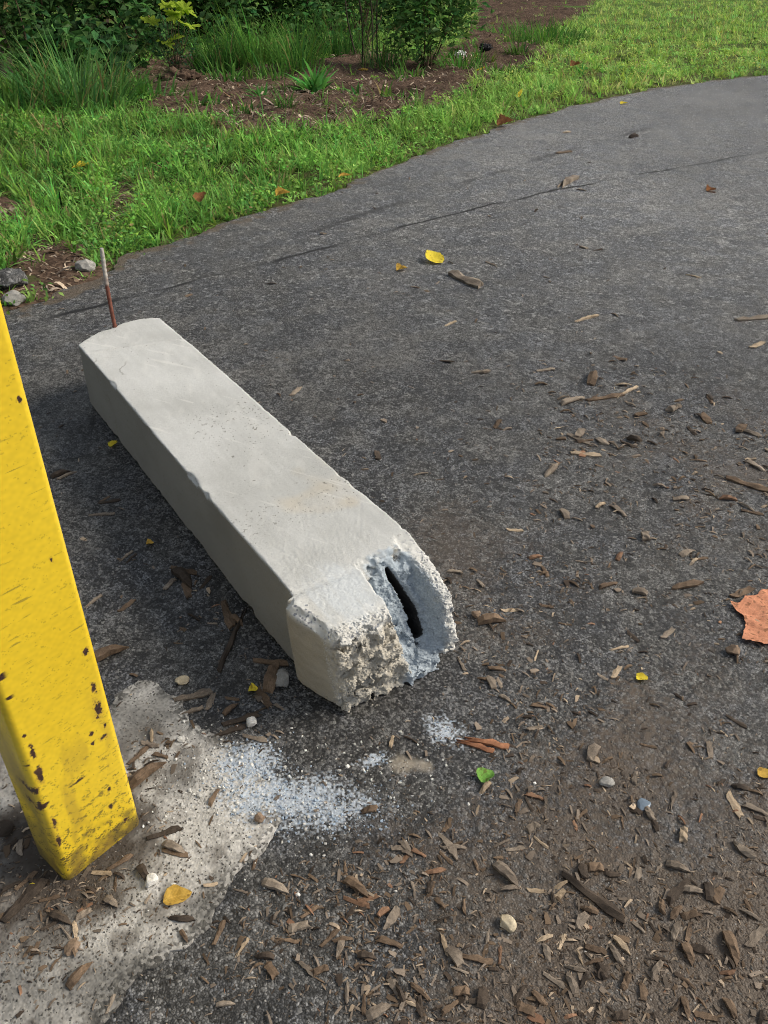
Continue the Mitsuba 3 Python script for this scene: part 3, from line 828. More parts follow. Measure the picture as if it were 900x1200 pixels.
shrub('broadleaf_weed', 'broad leaved dark weed standing behind the big arching grass clump', 62, 92, (1.5, .8, 1.15), 420, .19, (.055, .125, .045), 'weed', seed=31, clumps=12, stems=5, ratio=.6)
shrub('broadleaf_weed', 'broad leaved weed rising behind the right side of the big arching grass clump', 128, 90, (1.0, .6, .95), 220, .22, (.065, .15, .055), 'weed', seed=32, clumps=9, stems=5, ratio=.6)

for (px, py, sz, n_, lf, lb, sd) in ((88, 108, (1.6, .7, .95), 260, .20, 'pale broad leaved weed tangled through the big arching grass clump', 41), (170, 84, (1.1, .7, 1.1), 240, .17, 'leafy weed between the big arching grass clump and the soil mound', 42), (270, 72, (1.3, .7, 1.25), 300, .16, 'leafy weed rising behind the upright tall grass', 43), (375, 66, (1.4, .7, 1.3), 300, .15, 'leafy weed rising behind the star shaped crabgrass and tall grass', 44)):
    shrub('broadleaf_weed', lb, px, py, sz, n_, lf, (.085, .19, .06), 'weed', seed=sd, clumps=14, stems=6, ratio=.55, loose=1.5)

# soil mound with the sapling
p0 = at(212, 100); p0[2] = ground_z(p0[0], p0[1])
ms = trimesh.creation.icosphere(4)
v = ms.vertices * [.30, .26, .17]
ms.vertices = v * (1 + 1.1 * (meshkit.fbm(v * 12, 4, 3) - .5))[:, None] + p0
scene['soil_mound'] = mikit.ply(ms, 'soil_material', 40)
tag('soil_mound', 'dark mound of soil at the foot of the lime leaved sapling', 'soil mound')
rng = np.random.default_rng(5)
sp = at(206, 90); sp[2] = ground_z(sp[0], sp[1])
pos, d = ell(rng, 420, sp + [0, 0, .42], (.42, .3, .34), .1)
put('sapling__lower_foliage', [leaves(pos, .06 * rng.uniform(.6, 1.2, 420), d + rng.normal(0, .5, (420, 3)) + [0, 0, .5], rng.uniform(0, 6.28, 420), greens(420, (.05, .11, .05), .3, 0, rng))])
labels['sapling__lower_foliage'] = {'label': 'small blue-green leaves low on the stem'}
lp = [np.array([dx, dy, dz]) + sp for dx, dy, dz in ((-.10, 0, .86), (.06, .02, .95), (.18, 0, .88), (-.02, -.08, .80), (.26, .03, .78), (-.16, -.04, .66), (.12, -.10, .76), (-.22, 0, .50), (-.14, -.06, .42), (.02, .05, 1.0), (.32, 0, .70))]
st = []
for k, q_ in enumerate(lp):
    t = np.linspace(0, 1, 6)[:, None]
    st.append(tube((sp + [0, 0, -.05]) * (1 - t) + q_ * t, np.linspace(.010, .004, 6), 5))
scene['sapling__stem'] = mikit.ply(trimesh.util.concatenate(st), 'wood_brown', True)


def lobed(scale, lobes=7, seed=0):
    rng = np.random.default_rng(seed)
    a = np.linspace(-np.pi, np.pi, 42)
    r = (.62 + .38 * np.cos(a * .5) ** 2) * (.80 + .22 * np.cos(a * lobes)) * (1 + .05 * rng.normal(size=42))
    x, y = r * np.cos(a) * .55 + .5, r * np.sin(a) * .42
    V = np.vstack([[[.45, 0, 0]], np.c_[x, y, .22 * np.abs(y) - .25 * (x - .4) ** 2 + .03 * rng.normal(size=42)]]) * scale
    F = np.array([[0, 1 + i, 1 + (i + 1) % 42] for i in range(42)])
    return V, F


for k, q_ in enumerate(lp):
    v, f = lobed(.36 + .06 * rng.random(), 7, k)
    M = trimesh.transformations.euler_matrix(rng.normal(0, .35), rng.uniform(-.7, .3), rng.uniform(-2.6, .0))
    M[:3, 3] = q_
    v = trimesh.transform_points(v, M)
    key = num('sapling__leaf')
    scene[key] = mikit.ply((v, f), 'leaf_lime', True)
tag('sapling', 'small sapling with bright lime lobed leaves growing by the soil mound', 'sapling')

# bare stems among the shrubs, tree at the left border
for k, (x0, y0, x1, hh) in enumerate(((424, 78, -.15, 2.2), (432, 74, .1, 2.4), (438, 78, .25, 2.2), (418, 70, -.3, 2.0))):
    b = at(x0, y0); b[2] = ground_z(b[0], b[1]) - .05
    t = np.linspace(0, 1, 14)[:, None]
    line = b + np.c_[x1 * t + .06 * np.sin(t * 5 + k), .05 * np.sin(t * 4), hh * t]
    key = num('bare_stem')
    scene[key] = mikit.ply(tube(line, np.linspace(.015, .007, 14), 7), 'wood_dark', True)
    tag(key, 'bare dark woody stem beside the leafy shrub, ' + ('second from the left of four', 'third from the left of four', 'rightmost of the four', 'leftmost of the four')[k], 'stem', 'bare stems beside the leafy shrub')
rng = np.random.default_rng(77)


def tree(name, label, base, hgt, r, crown_c, crown_r, n, leaf, c, lean=(0, 0), seed=0):
    rng = np.random.default_rng(seed)
    key = num(name)
    t = np.linspace(0, 1, 24)[:, None]
    base = np.array(base, float)
    line = base + np.c_[lean[0] * t + .05 * np.sin(t * 7), lean[1] * t + .04 * np.sin(t * 5), hgt * t]
    rad_ = r * np.linspace(1.0, .45, 24) * (1 + .5 * np.exp(-np.linspace(0, 1, 24) * 25))
    m = tube(line, rad_, 16)
    nn = meshkit.fbm(m.vertices * [14, 14, 4], 4, 2) - .5
    m.vertices = m.vertices + m.vertex_normals * (nn * .35 * r)[:, None]
    scene[key + '__trunk'] = mikit.ply(m, 'bark_material', True)
    parts = []
    cl, _ = ell(rng, 34, crown_c, crown_r, .1)
    for q_ in cl:
        k_ = n // 34
        pos, d = ell(rng, k_, q_, np.array(crown_r) * rng.uniform(.22, .4), .2)
        parts.append(leaves(pos, leaf * rng.uniform(.6, 1.3, k_), d * .4 + [0, 0, .9] + rng.normal(0, .4, (k_, 3)), rng.uniform(0, 6.28, k_), greens(k_, np.array(c) * rng.uniform(.7, 1.3), .3, .01, rng)))
    top_ = line[-1]
    for q_ in cl[:9]:
        t2 = np.linspace(0, 1, 7)[:, None]
        s = line[rng.integers(12, 23)]
        k2 = num(key + '__limb')
        scene[k2] = mikit.ply(tube(s * (1 - t2) + q_ * t2 + [0, 0, .2] * np.sin(t2 * 3.1), np.linspace(r * .35, r * .08, 7), 7), 'bark_material', True)
    put(key + '__crown', parts)
    tag(key, label, 'tree')


def bark_color(p, n, uv):
    return mix((.035, .028, .022), (.15, .125, .10), fbm(p.x * 30, p.y * 30, p.z * 6, 4))


scene['bark_material'] = two(principled(proc(bark_color), .9, .15))

def woodland_with_shade_run():  # the run along the left is unseen, added to block sky light
    rng = np.random.default_rng(61)
    line = np.array([[-4.4, -7], [-4.6, -2], [-4.8, 3], [-6.6, 8], [-9.5, 13], [-9.5, 19], [-4, 22.5], [0, 25]])
    seg = np.r_[0, np.cumsum(np.linalg.norm(np.diff(line, axis=0), axis=1))]
    parts = []
    for k in range(150):
        s_ = rng.uniform(0, seg[-1])
        c = np.array([np.interp(s_, seg, line[:, 0]), np.interp(s_, seg, line[:, 1])]) + rng.normal(0, .5, 2)
        h_ = rng.uniform(.4, 7.5)
        m_ = 190
        pos, d = ell(rng, m_, [c[0] - h_ * .12, c[1], h_], (1.3, 1.3, .9), .2)
        pos = pos[pos[:, 2] > .05]
        m_ = len(pos)
        parts.append(leaves(pos, .26 * rng.uniform(.6, 1.3, m_), rng.normal(0, .5, (m_, 3)) + [0, 0, .7], rng.uniform(0, 6.28, m_), greens(m_, np.array((.026, .058, .015)) * rng.uniform(.7, 1.3), .3, .01, rng)))
    put('woodland_with_shade_run', parts)
    tag('woodland_with_shade_run', 'dark leafy woods edge behind the bushes, its unseen left run added for shade', 'woods', kind='stuff')


woodland_with_shade_run()
b = at(7, 94)
tree('tree', 'tree with a dark rough trunk at the left border among the bushes', [b[0], b[1], -.1], 4.4, .13, [b[0] - .5, b[1] + 1, 5.4], [3.4, 3.4, 2.0], 9000, .16, (.03, .07, .016), (-.25, .2), 3)
b = at(120, 40)
tree('tree', 'tree standing unseen among the dark bushes, added to shade them', [b[0], b[1], -.1], 5.0, .16, [b[0], b[1], 6.2], [4.6, 4.2, 2.4], 9000, .2, (.03, .07, .016), (.3, .2), 4)  # unseen tree, added so that its crown blocks sky over the woods
shrub('climbing_plant', 'leafy climbing plant hanging beside the tree trunk at the left border', 32, 98, (.8, .6, 1.9), 420, .13, (.06, .13, .04), 'plant', seed=12, clumps=9, stems=4)

# ---------------------------------------------------------------- wood chips, stones, leaves


def chip_mesh(seed, L=1.0, W=.3, H=.16, nx=5, ny=2):
    """A splintered piece of wood about 1 long: uneven ends, split top."""
    rng = np.random.default_rng(seed)
    xs, ys = np.linspace(-.5, .5, nx + 1), np.linspace(-.5, .5, ny + 1)
    top_, bot = [], []
    taper = rng.uniform(.45, 1.0, 2)
    bow, arch = rng.normal(0, .10), rng.normal(.03, .06)
    for i, x in enumerate(xs):
        wf = (taper[0] + (1 - taper[0]) * min(1, (x + .5) * 2.5)) * (taper[1] + (1 - taper[1]) * min(1, (.5 - x) * 2.5)) * rng.uniform(.85, 1.1)
        for j, y in enumerate(ys):
            xx = x * L + (rng.normal(0, .07) if i in (0, nx) else rng.normal(0, .02))
            yy = y * W * wf + bow * (x * x - .1) * L + rng.normal(0, .02)
            zz = arch * (1 - 4 * x * x)
            hh = H * rng.uniform(.6, 1.1) * (1 if 0 < j < ny else .75) * (.6 if i in (0, nx) else 1)
            top_.append([xx, yy, zz + hh]); bot.append([xx + rng.normal(0, .015), yy * .92, max(zz, 0)])
    V = np.array(top_ + bot)
    m = ny + 1
    o = len(top_)
    F = []
    for i in range(nx):
        for j in range(ny):
            a, b_, c, d = i * m + j, (i + 1) * m + j, (i + 1) * m + j + 1, i * m + j + 1
            F += [[a, b_, c], [a, c, d], [o + a, o + c, o + b_], [o + a, o + d, o + c]]
    rim = [i * m for i in range(nx + 1)] + [nx * m + j for j in range(1, m)] + [i * m + ny for i in range(nx - 1, -1, -1)] + [j for j in range(ny - 1, 0, -1)]
    for a, b_ in zip(rim, rim[1:] + rim[:1]):
        F += [[a, o + a, o + b_], [a, o + b_, b_]]
    V[:, 2] -= V[:, 2].min()
    return V, np.array(F)


SHAPES = []
for k in range(14):
    W_, H_ = ((.26, .14), (.20, .12), (.34, .16), (.13, .08), (.30, .22), (.22, .09), (.42, .2))[k % 7]
    v, f = chip_mesh(k, 1.0, W_, H_)
    SHAPES.append((v, f, {m: mikit.ply((v, f), m, False, uv=np.c_[v[:, 0], v[:, 1]]) for m in ('wood_grey', 'wood_brown', 'wood_dark', 'wood_pale', 'wood_orange', 'fresh_bark')}))


def lay(p, size, yaw, tilt=0.0, roll=0.0, sy=1.0, sz=1.0):
    return T().translate([float(x) for x in p]).rotate([0, 0, 1], math.degrees(yaw)).rotate([0, 1, 0], math.degrees(tilt)).rotate([1, 0, 0], math.degrees(roll)).scale([size, size * sy, size * sz])


PADZ = .0045


def floor_z(x, y):
    return PADZ if shapely.contains_xy(PAD, x, y) else (0.0 if shapely.contains_xy(PATH_POLY, x, y) else ground_z(x, y))


taken = []


def piece(name, label, cat, a, b, k, mat, wf=1.0, hf=1.0, group=None, tilt=0.0):
    """A piece of wood lying from pixel a to pixel b."""
    A_, B_ = at(*a), at(*b)
    c, d = (A_ + B_) / 2, B_ - A_
    size = np.linalg.norm(d)
    c[2] = floor_z(c[0], c[1])
    key = num(name)
    scene[key] = {**SHAPES[k][2][mat], 'to_world': lay(c, size, math.atan2(d[1], d[0]), tilt, 0, wf, hf)}
    tag(key, label, cat, group)
    taken.append((c[0], c[1], size * .5))
    return key


piece('wood_stick', 'pinkish brown piece of bark lying right of the big bright yellow leaf', 'stick', (528, 321), (562, 336), 1, 'wood_grey', 1.3, 1.4)
piece('wood_stick', 'dark wet looking stick lying alone in the lower right of the asphalt', 'stick', (658, 1023), (728, 1076), 1, 'wood_dark', .75, 1.0)
piece('bark_strip', 'long orange bark strip, upper of the pair right of the blue powder', 'bark', (546, 866), (599, 876), 3, 'fresh_bark', 1.1, 1.3)
piece('bark_strip', 'orange bark strip, lower of the pair right of the blue powder', 'bark', (536, 868), (581, 881), 3, 'fresh_bark', 1.1, 1.0)
piece('wood_stick', 'broken brown branch stub sticking out from behind the yellow post', 'stick', (105, 777), (144, 760), 4, 'wood_brown', 1.0, 1.2)
piece('wood_stick', 'curved grey branch piece lying left of the broken block end', 'stick', (203, 822), (246, 811), 1, 'wood_grey', 1.1, 1.6)
piece('wood_stick', 'thin curved grey stick just below the curved branch piece', 'stick', (207, 840), (240, 828), 3, 'wood_grey', 1.1, 1.3)
piece('twig', 'dark forked twig on the asphalt right of the middle', 'twig', (687, 470), (727, 463), 1, 'wood_brown', .8, .8)
piece('twig', 'thin pale end of the dark forked twig', 'twig', (722, 466), (748, 452), 3, 'wood_pale', .6, .7)
piece('wood_stick', 'reddish upright chip standing beside the forked twig', 'stick', (692, 452), (695, 437), 4, 'wood_brown', .9, .7)
piece('wood_chip', 'pale pointed chip left of the forked twig', 'wood chip', (655, 475), (683, 467), 5, 'wood_grey', 1, 1)
piece('splinter', 'thin tan splinter lying above the forked twig', 'splinter', (675, 377), (702, 369), 3, 'wood_pale', .8, 1)
piece('twig', 'long thin dark twig on the shaded asphalt left of the block', 'twig', (288, 715), (255, 792), 3, 'wood_dark', .35, .6)
piece('wood_stick', 'thick rough brown chip lying beside the right corner of the broken block', 'stick', (560, 730), (588, 727), 4, 'wood_brown', 1.2, 1.6)
piece('wood_stick', 'grey weathered stick beside the right foot of the yellow post', 'stick', (152, 925), (188, 898), 4, 'wood_brown', .9, 1.2)
piece('wood_stick', 'long split dark slab of wood left of the foot of the yellow post', 'stick', (2, 1083), (50, 1034), 1, 'wood_dark', 1.3, .8)
# further pieces as they lie: from pixel, to pixel, shape, tone
PIECES = [
    ((580, 1012), (606, 1036), 4, 'wood_grey'), ((853, 930), (868, 957), 2, 'wood_pale'), ((868, 942), (898, 955), 5, 'wood_grey'), ((851, 1092), (864, 1128), 4, 'wood_brown'), ((876, 1110), (894, 1088), 2, 'wood_grey'),
    ((690, 893), (700, 873), 6, 'wood_grey'), ((828, 1034), (832, 1058), 6, 'wood_dark'), ((838, 1060), (846, 1040), 6, 'wood_brown'), ((780, 1060), (806, 1034), 5, 'wood_dark'), ((618, 1043), (637, 1045), 2, 'wood_pale'),
    ((676, 1090), (688, 1070), 6, 'wood_grey'), ((614, 930), (636, 937), 5, 'wood_orange'), ((672, 962), (676, 973), 2, 'wood_orange'), ((730, 972), (728, 955), 3, 'wood_brown'), ((784, 950), (792, 927), 3, 'wood_grey'),
    ((594, 621), (612, 622), 2, 'wood_pale'), ((620, 655), (634, 652), 4, 'wood_orange'), ((640, 558), (652, 546), 0, 'wood_grey'), ((664, 509), (690, 520), 1, 'wood_grey'), ((668, 531), (702, 534), 1, 'wood_pale'),
    ((716, 592), (732, 605), 5, 'wood_grey'), ((723, 657), (728, 648), 4, 'wood_orange'), ((810, 656), (828, 654), 1, 'wood_brown'), ((700, 690), (722, 684), 5, 'wood_brown'), ((868, 598), (893, 603), 1, 'wood_brown'),
    ((588, 716), (607, 715), 2, 'wood_pale'), ((632, 709), (648, 712), 2, 'wood_brown'), ((536, 770), (546, 787), 3, 'wood_grey'), ((571, 793), (580, 808), 6, 'wood_grey'), ((583, 795), (588, 806), 2, 'wood_grey'),
    ((585, 815), (598, 822), 4, 'wood_grey'), ((560, 795), (574, 797), 0, 'wood_brown'), ((620, 826), (640, 830), 5, 'wood_brown'), ((715, 762), (738, 757), 3, 'wood_pale'), ((776, 748), (788, 738), 2, 'wood_grey'),
    ((718, 795), (726, 782), 2, 'wood_pale'), ((700, 790), (712, 797), 2, 'wood_grey'), ((735, 740), (748, 752), 2, 'wood_dark'), ((850, 838), (874, 852), 1, 'wood_dark'), ((750, 872), (768, 876), 1, 'wood_brown'),
    ((760, 1080), (776, 1100), 1, 'wood_dark'), ((636, 1140), (664, 1158), 1, 'wood_grey'), ((530, 1118), (580, 1128), 3, 'wood_brown'), ((560, 1020), (556, 1008), 0, 'wood_brown'), ((780, 1012), (806, 1020), 4, 'wood_grey'),
    ((200, 665), (230, 672), 1, 'wood_brown'), ((205, 668), (224, 686), 4, 'wood_dark'), ((216, 683), (222, 700), 2, 'wood_brown'), ((235, 690), (246, 676), 1, 'wood_dark'), ((262, 705), (272, 735), 1, 'wood_brown'),
    ((270, 722), (284, 732), 4, 'wood_brown'), ((140, 658), (156, 645), 3, 'wood_grey'), ((100, 712), (120, 696), 3, 'wood_grey'), ((140, 717), (156, 704), 2, 'wood_brown'), ((148, 660), (160, 648), 3, 'wood_dark'),
    ((314, 812), (322, 780), 4, 'wood_brown'), ((302, 808), (316, 828), 2, 'wood_brown'), ((296, 774), (336, 778), 1, 'wood_brown'), ((260, 850), (300, 838), 1, 'wood_dark'), ((246, 865), (290, 850), 3, 'wood_dark'),
    ((262, 838), (276, 826), 4, 'wood_brown'), ((243, 832), (250, 814), 2, 'wood_grey'), ((264, 818), (280, 820), 2, 'wood_brown'), ((320, 825), (332, 832), 5, 'wood_grey'), ((284, 862), (312, 868), 1, 'wood_grey'),
    ((150, 898), (172, 878), 1, 'wood_brown'), ((152, 908), (176, 906), 1, 'wood_dark'), ((166, 872), (186, 876), 2, 'wood_grey'), ((178, 885), (196, 890), 5, 'wood_brown'), ((172, 985), (210, 972), 1, 'wood_dark'),
    ((192, 990), (216, 1000), 4, 'wood_grey'), ((190, 998), (220, 1004), 1, 'wood_brown'), ((126, 1022), (154, 1004), 1, 'wood_brown'), ((164, 1016), (176, 1036), 4, 'wood_dark'), ((0, 1048), (24, 1036), 5, 'wood_dark'),
    ((18, 1045), (42, 1024), 1, 'wood_brown'), ((2, 1000), (20, 986), 1, 'wood_dark'), ((0, 975), (16, 970), 4, 'wood_dark'), ((46, 1058), (70, 1052), 1, 'wood_brown'), ((60, 1072), (82, 1082), 4, 'wood_dark'),
    ((48, 1092), (70, 1080), 1, 'wood_dark'), ((80, 1160), (104, 1132), 4, 'wood_brown'), ((36, 1125), (46, 1106), 2, 'wood_brown'), ((82, 1122), (90, 1105), 6, 'wood_grey'), ((200, 1078), (226, 1080), 0, 'wood_dark'),
    ((212, 1092), (220, 1104), 4, 'wood_brown'), ((250, 1108), (262, 1080), 1, 'wood_brown'), ((276, 1122), (292, 1098), 3, 'wood_pale'), ((125, 1190), (134, 1168), 1, 'wood_grey'), ((245, 948), (256, 928), 5, 'wood_brown'),
    ((405, 1030), (430, 1048), 4, 'wood_brown'), ((402, 1052), (432, 1062), 1, 'wood_orange'), ((420, 1056), (442, 1050), 2, 'wood_orange'), ((470, 1012), (480, 1000), 2, 'wood_orange'), ((515, 998), (530, 1012), 1, 'wood_brown'),
    ((528, 960), (520, 975), 2, 'wood_brown'), ((480, 995), (498, 1004), 5, 'wood_orange'), ((405, 1072), (428, 1064), 1, 'wood_dark'), ((498, 1024), (520, 1020), 0, 'wood_orange'), ((352, 1076), (372, 1062), 1, 'wood_brown'),
    ((296, 1020), (302, 998), 1, 'wood_brown'), ((308, 1034), (336, 1044), 4, 'wood_grey'), ((322, 1100), (352, 1104), 3, 'wood_brown'), ((375, 1110), (395, 1090), 1, 'wood_brown'), ((440, 1100), (470, 1110), 5, 'wood_brown'),
    ((60, 560), (80, 553), 4, 'wood_dark'), ((115, 590), (140, 586), 1, 'wood_dark'), ((105, 604), (136, 602), 3, 'wood_grey'), ((118, 588), (128, 582), 2, 'wood_brown'), ((341, 464), (351, 455), 2, 'wood_grey'),
    ((522, 382), (535, 376), 3, 'wood_pale'), ((569, 307), (580, 311), 1, 'wood_grey'), ((880, 408), (893, 402), 2, 'wood_pale'), ((862, 376), (898, 372), 1, 'wood_grey'), ((838, 226), (828, 224), 2, 'wood_orange'),
    ((676, 222), (686, 224), 5, 'wood_grey'), ((652, 180), (668, 178), 1, 'wood_brown'), ((660, 156), (668, 155), 0, 'wood_pale'), ((738, 162), (746, 160), 4, 'wood_dark'), ((655, 220), (675, 207), 3, 'wood_grey'),
    ((804, 322), (822, 326), 3, 'wood_pale'), ((850, 560), (898, 575), 1, 'wood_brown'), ((872, 540), (894, 552), 5, 'wood_grey'), ((858, 700), (880, 690), 2, 'wood_brown'), ((790, 690), (820, 684), 0, 'wood_brown'),
]


def region(x, y):
    """Which stretch of the asphalt a spot lies on, in words."""
    post = np.hypot(x + .6, y - 1.0)
    uu, vv = (np.array([x, y]) - BO) @ BA, (np.array([x, y]) - BO) @ BB
    if post < .30:
        return 'round the foot of the yellow post'
    if PAD.contains(shapely.Point(x, y)):
        return 'on the pale concrete patch beyond the foot of the yellow post'
    if vv < .15 and uu < 2.05 and x < .0:
        return 'on the shaded asphalt between the yellow post and the block'
    if y > 3.4:
        return 'on the far asphalt towards the lawn'
    if y > 2.0:
        return 'on the asphalt well to the right of the block'
    if y > 1.25 and x > .2:
        return 'on the asphalt right of the broken block end'
    if x > .12 and y < 1.25:
        return 'in the brown dirt at the lower right'
    return 'on the asphalt in front of the blue powder'


TONE = {'wood_grey': 'weathered grey', 'wood_brown': 'brown', 'wood_dark': 'dark wet', 'wood_pale': 'pale', 'wood_orange': 'reddish brown'}


def chip_tag(key, c, mat):
    r = region(c[0], c[1])
    tag(key, f'{TONE[mat]} wood chip lying {r}', 'wood chip', f'{TONE[mat]} wood chips {r}')


for a, b, k, mat in PIECES:
    c = (at(*a) + at(*b)) / 2
    key = piece('wood_chip', 'x', 'x', a, b, k, mat, 1.05, 1.1)
    chip_tag(key, c, mat)
hand = len([k for k in scene if k.startswith('wood_chip')])


def block_near(x, y, m=.0):
    uu = (x - BO[0]) * BA[0] + (y - BO[1]) * BA[1]
    vv = (x - BO[0]) * BB[0] + (y - BO[1]) * BB[1]
    return (uu > -.15 - m) & (uu < 1.97 + m) & (vv > -.03 - m) & (vv < .37 + m)


def post_near(x, y, m=.0):
    a_ = (x - PO[0]) * PA[0] + (y - PO[1]) * PA[1]
    b_ = (x - PO[0]) * PB[0] + (y - PO[1]) * PB[1]
    return (a_ > -m) & (a_ < PW + m) & (b_ > -m) & (b_ < PD + m)


def density(x, y):
    """How thick the litter lies, 0 to 1."""
    g = lambda c, s, k: k * np.exp(-(((x - c[0]) / s[0]) ** 2 + ((y - c[1]) / s[1]) ** 2))
    d = .07 + 0 * x
    d = d + g(at(900, 1220), (.50, .42), 1.0) + g(at(760, 1120), (.38, .22), .55) + g(at(430, 1060), (.16, .09), .55) + g(at(560, 1120), (.2, .12), .4)
    d = d + g(at(640, 720), (.30, .42), .75) + g(at(570, 790), (.08, .12), .6) + g(at(890, 580), (.30, .75), 1.2) + g(at(690, 530), (.32, .6), .55) + g(at(860, 700), (.3, .35), .5)
    d = d + g(at(300, 820), (.07, .07), .9) + g(at(265, 860), (.10, .04), .6) + g(at(268, 720), (.05, .08), .6) + g(at(225, 680), (.06, .08), .4)
    d = d + g(at(165, 900), (.07, .08), .9) + g(at(190, 985), (.06, .06), .8) + g(at(60, 1040), (.12, .10), 2.2) + g(at(20, 1030), (.12, .10), .9) + g(at(20, 960), (.1, .1), .3)
    d = d + g(at(330, 1080), (.15, .08), .35) + g(at(800, 900), (.25, .25), .22)
    n_ = meshkit.fbm(np.stack([x * 8, y * 8, x * 0], -1), 3, 33)
    d = d * (.35 + 1.6 * sm(.35, .7, n_)) * np.where(y > 3.4, .5, 1)
    return np.clip(d, 0, 1)


M = 260000
rng = np.random.default_rng(99)
rr_ = np.exp(rng.uniform(np.log(.62), np.log(9.0), M))
th_ = rng.uniform(-.85, .85, M)
cx, cy = rr_ * np.sin(th_), rr_ * np.cos(th_)
ok = shapely.contains_xy(PATH_POLY, cx, cy) & ~block_near(cx, cy, .0) & ~post_near(cx, cy, .0) & (rng.random(M) < density(cx, cy) * .15)
cx, cy = cx[ok], cy[ok]
m = len(cx)
size = .0045 + .009 * rng.random(m) ** 1.5 + .024 * rng.random(m) ** 6
size *= 1 + 1.1 * sm(1.3, 3.4, np.hypot(cx, cy))
yaws = rng.uniform(0, 6.283, m)
tone = rng.choice(5, m, p=(.36, .32, .20, .10, .02))
shapeid = rng.integers(0, 14, m)
MATS = ('wood_grey', 'wood_brown', 'wood_dark', 'wood_pale', 'wood_orange')
dist = np.sqrt(cx ** 2 + cy ** 2 + CAMH ** 2)
zc = (cy * CP + CAMH * SP)
ix, iy = 450 + FPX * cx / zc, 600 - FPX * (cy * SP - CAMH * CP) / zc
seen = (ix > 6) & (ix < 894) & (iy > 0) & (iy < 1194)
tk = np.array([t[:2] for t in taken])
nearp = np.array([np.hypot(tk[:, 0] - a, tk[:, 1] - b).min() for a, b in zip(cx, cy)])
order = np.argsort(-(size / dist) * seen * (nearp > .02) * ~block_near(cx, cy, .03) * ~post_near(cx, cy, .03))
single = order[:max(0, 296 - hand)]
for i in single:
    mat = MATS[tone[i]]
    key = num('wood_chip') if False else f'wood_chip_{hand + 1 + int(np.where(single == i)[0][0]):03d}'
    scene[key] = {**SHAPES[shapeid[i]][2][mat], 'to_world': lay((cx[i], cy[i], PADZ if PAD.contains(shapely.Point(cx[i], cy[i])) else 0.0), size[i] * 1.15, yaws[i], rng.normal(0, .12), rng.normal(0, .15), rng.uniform(.8, 1.4), rng.uniform(.8, 1.5))}
    chip_tag(key, (cx[i], cy[i]), mat)

TCOL = np.array([[.19, .155, .125], [.115, .082, .056], [.05, .038, .030], [.34, .27, .20], [.22, .125, .08]])
SMALL = [chip_mesh(50 + k, 1.0, (.24, .16, .10, .34, .20, .08)[k], (.14, .12, .08, .2, .1, .07)[k], 3, 1) for k in range(6)]


def scatter(idx, sizes, seed):
    rng = np.random.default_rng(seed)
    parts = []
    for i, s in zip(idx, sizes):
        v, f = SMALL[rng.integers(6)]
        c_, s_ = math.cos(yaws[i]), math.sin(yaws[i])
        tl = rng.normal(0, .18)
        v = v * [1, rng.uniform(.7, 1.4), rng.uniform(.8, 1.6)] * s
        v = np.c_[v[:, 0] * c_ - v[:, 1] * s_, v[:, 0] * s_ + v[:, 1] * c_, v[:, 2] + v[:, 0] * tl]
        z0 = (PADZ if inpad[i] else 0.0) - s * .06 * rng.random()
        parts.append((v + [cx[i], cy[i], z0], f, np.repeat(TCOL[tone[i]][None] * rng.uniform(.55, 1.35), len(v), 0)))
    return parts


inpad = shapely.contains_xy(PAD, cx, cy)
rest = np.setdiff1d(np.arange(m), single)
litter = scatter(rest, size[rest], 5)
M2 = 150000
rr_ = np.exp(rng.uniform(np.log(.62), np.log(5.0), M2))
th_ = rng.uniform(-.85, .85, M2)
cx, cy = rr_ * np.sin(th_), rr_ * np.cos(th_)
ok = shapely.contains_xy(PATH_POLY, cx, cy) & ~block_near(cx, cy) & ~post_near(cx, cy) & (rng.random(M2) < density(cx, cy) * .17)
cx, cy = cx[ok], cy[ok]
m = len(cx)
yaws, tone, inpad = rng.uniform(0, 6.283, m), rng.choice(5, m, p=(.34, .34, .20, .10, .02)), shapely.contains_xy(PAD, cx, cy)
litter += scatter(np.arange(m), (.0022 + .005 * rng.random(m) ** 2) * (1 + .8 * sm(1.3, 3.4, np.hypot(cx, cy))), 6)
put('wood_chip_litter', litter, 'matte_material')
tag('wood_chip_litter', 'small wood chips and splinters scattered over the asphalt', 'wood chips', kind='stuff')

# loose grit on asphalt and pad, crumbs of powder and rubble, chips on the soil
OCT = trimesh.creation.icosahedron()


def grains(x, y, z, s, col, rng, flat=.6):
    n = len(x)
    k = len(OCT.vertices)
    v = OCT.vertices[None] * (s[:, None, None] * np.array([1, 1, flat])) * rng.uniform(.55, 1.25, (n, k, 1)) * rng.uniform(.6, 1.3, (n, 1, 3))
    v = v + np.stack([x, y, z], -1)[:, None]
    F = (OCT.faces[None] + (np.arange(n) * k)[:, None, None]).reshape(-1, 3)
    return v.reshape(-1, 3), F, np.repeat(col, k, 0)


def wedge(n, lo, hi, rng, half=.8):
    r_ = np.exp(rng.uniform(np.log(lo), np.log(hi), n)); t_ = rng.uniform(-half, half, n)
    return r_ * np.sin(t_), r_ * np.cos(t_)


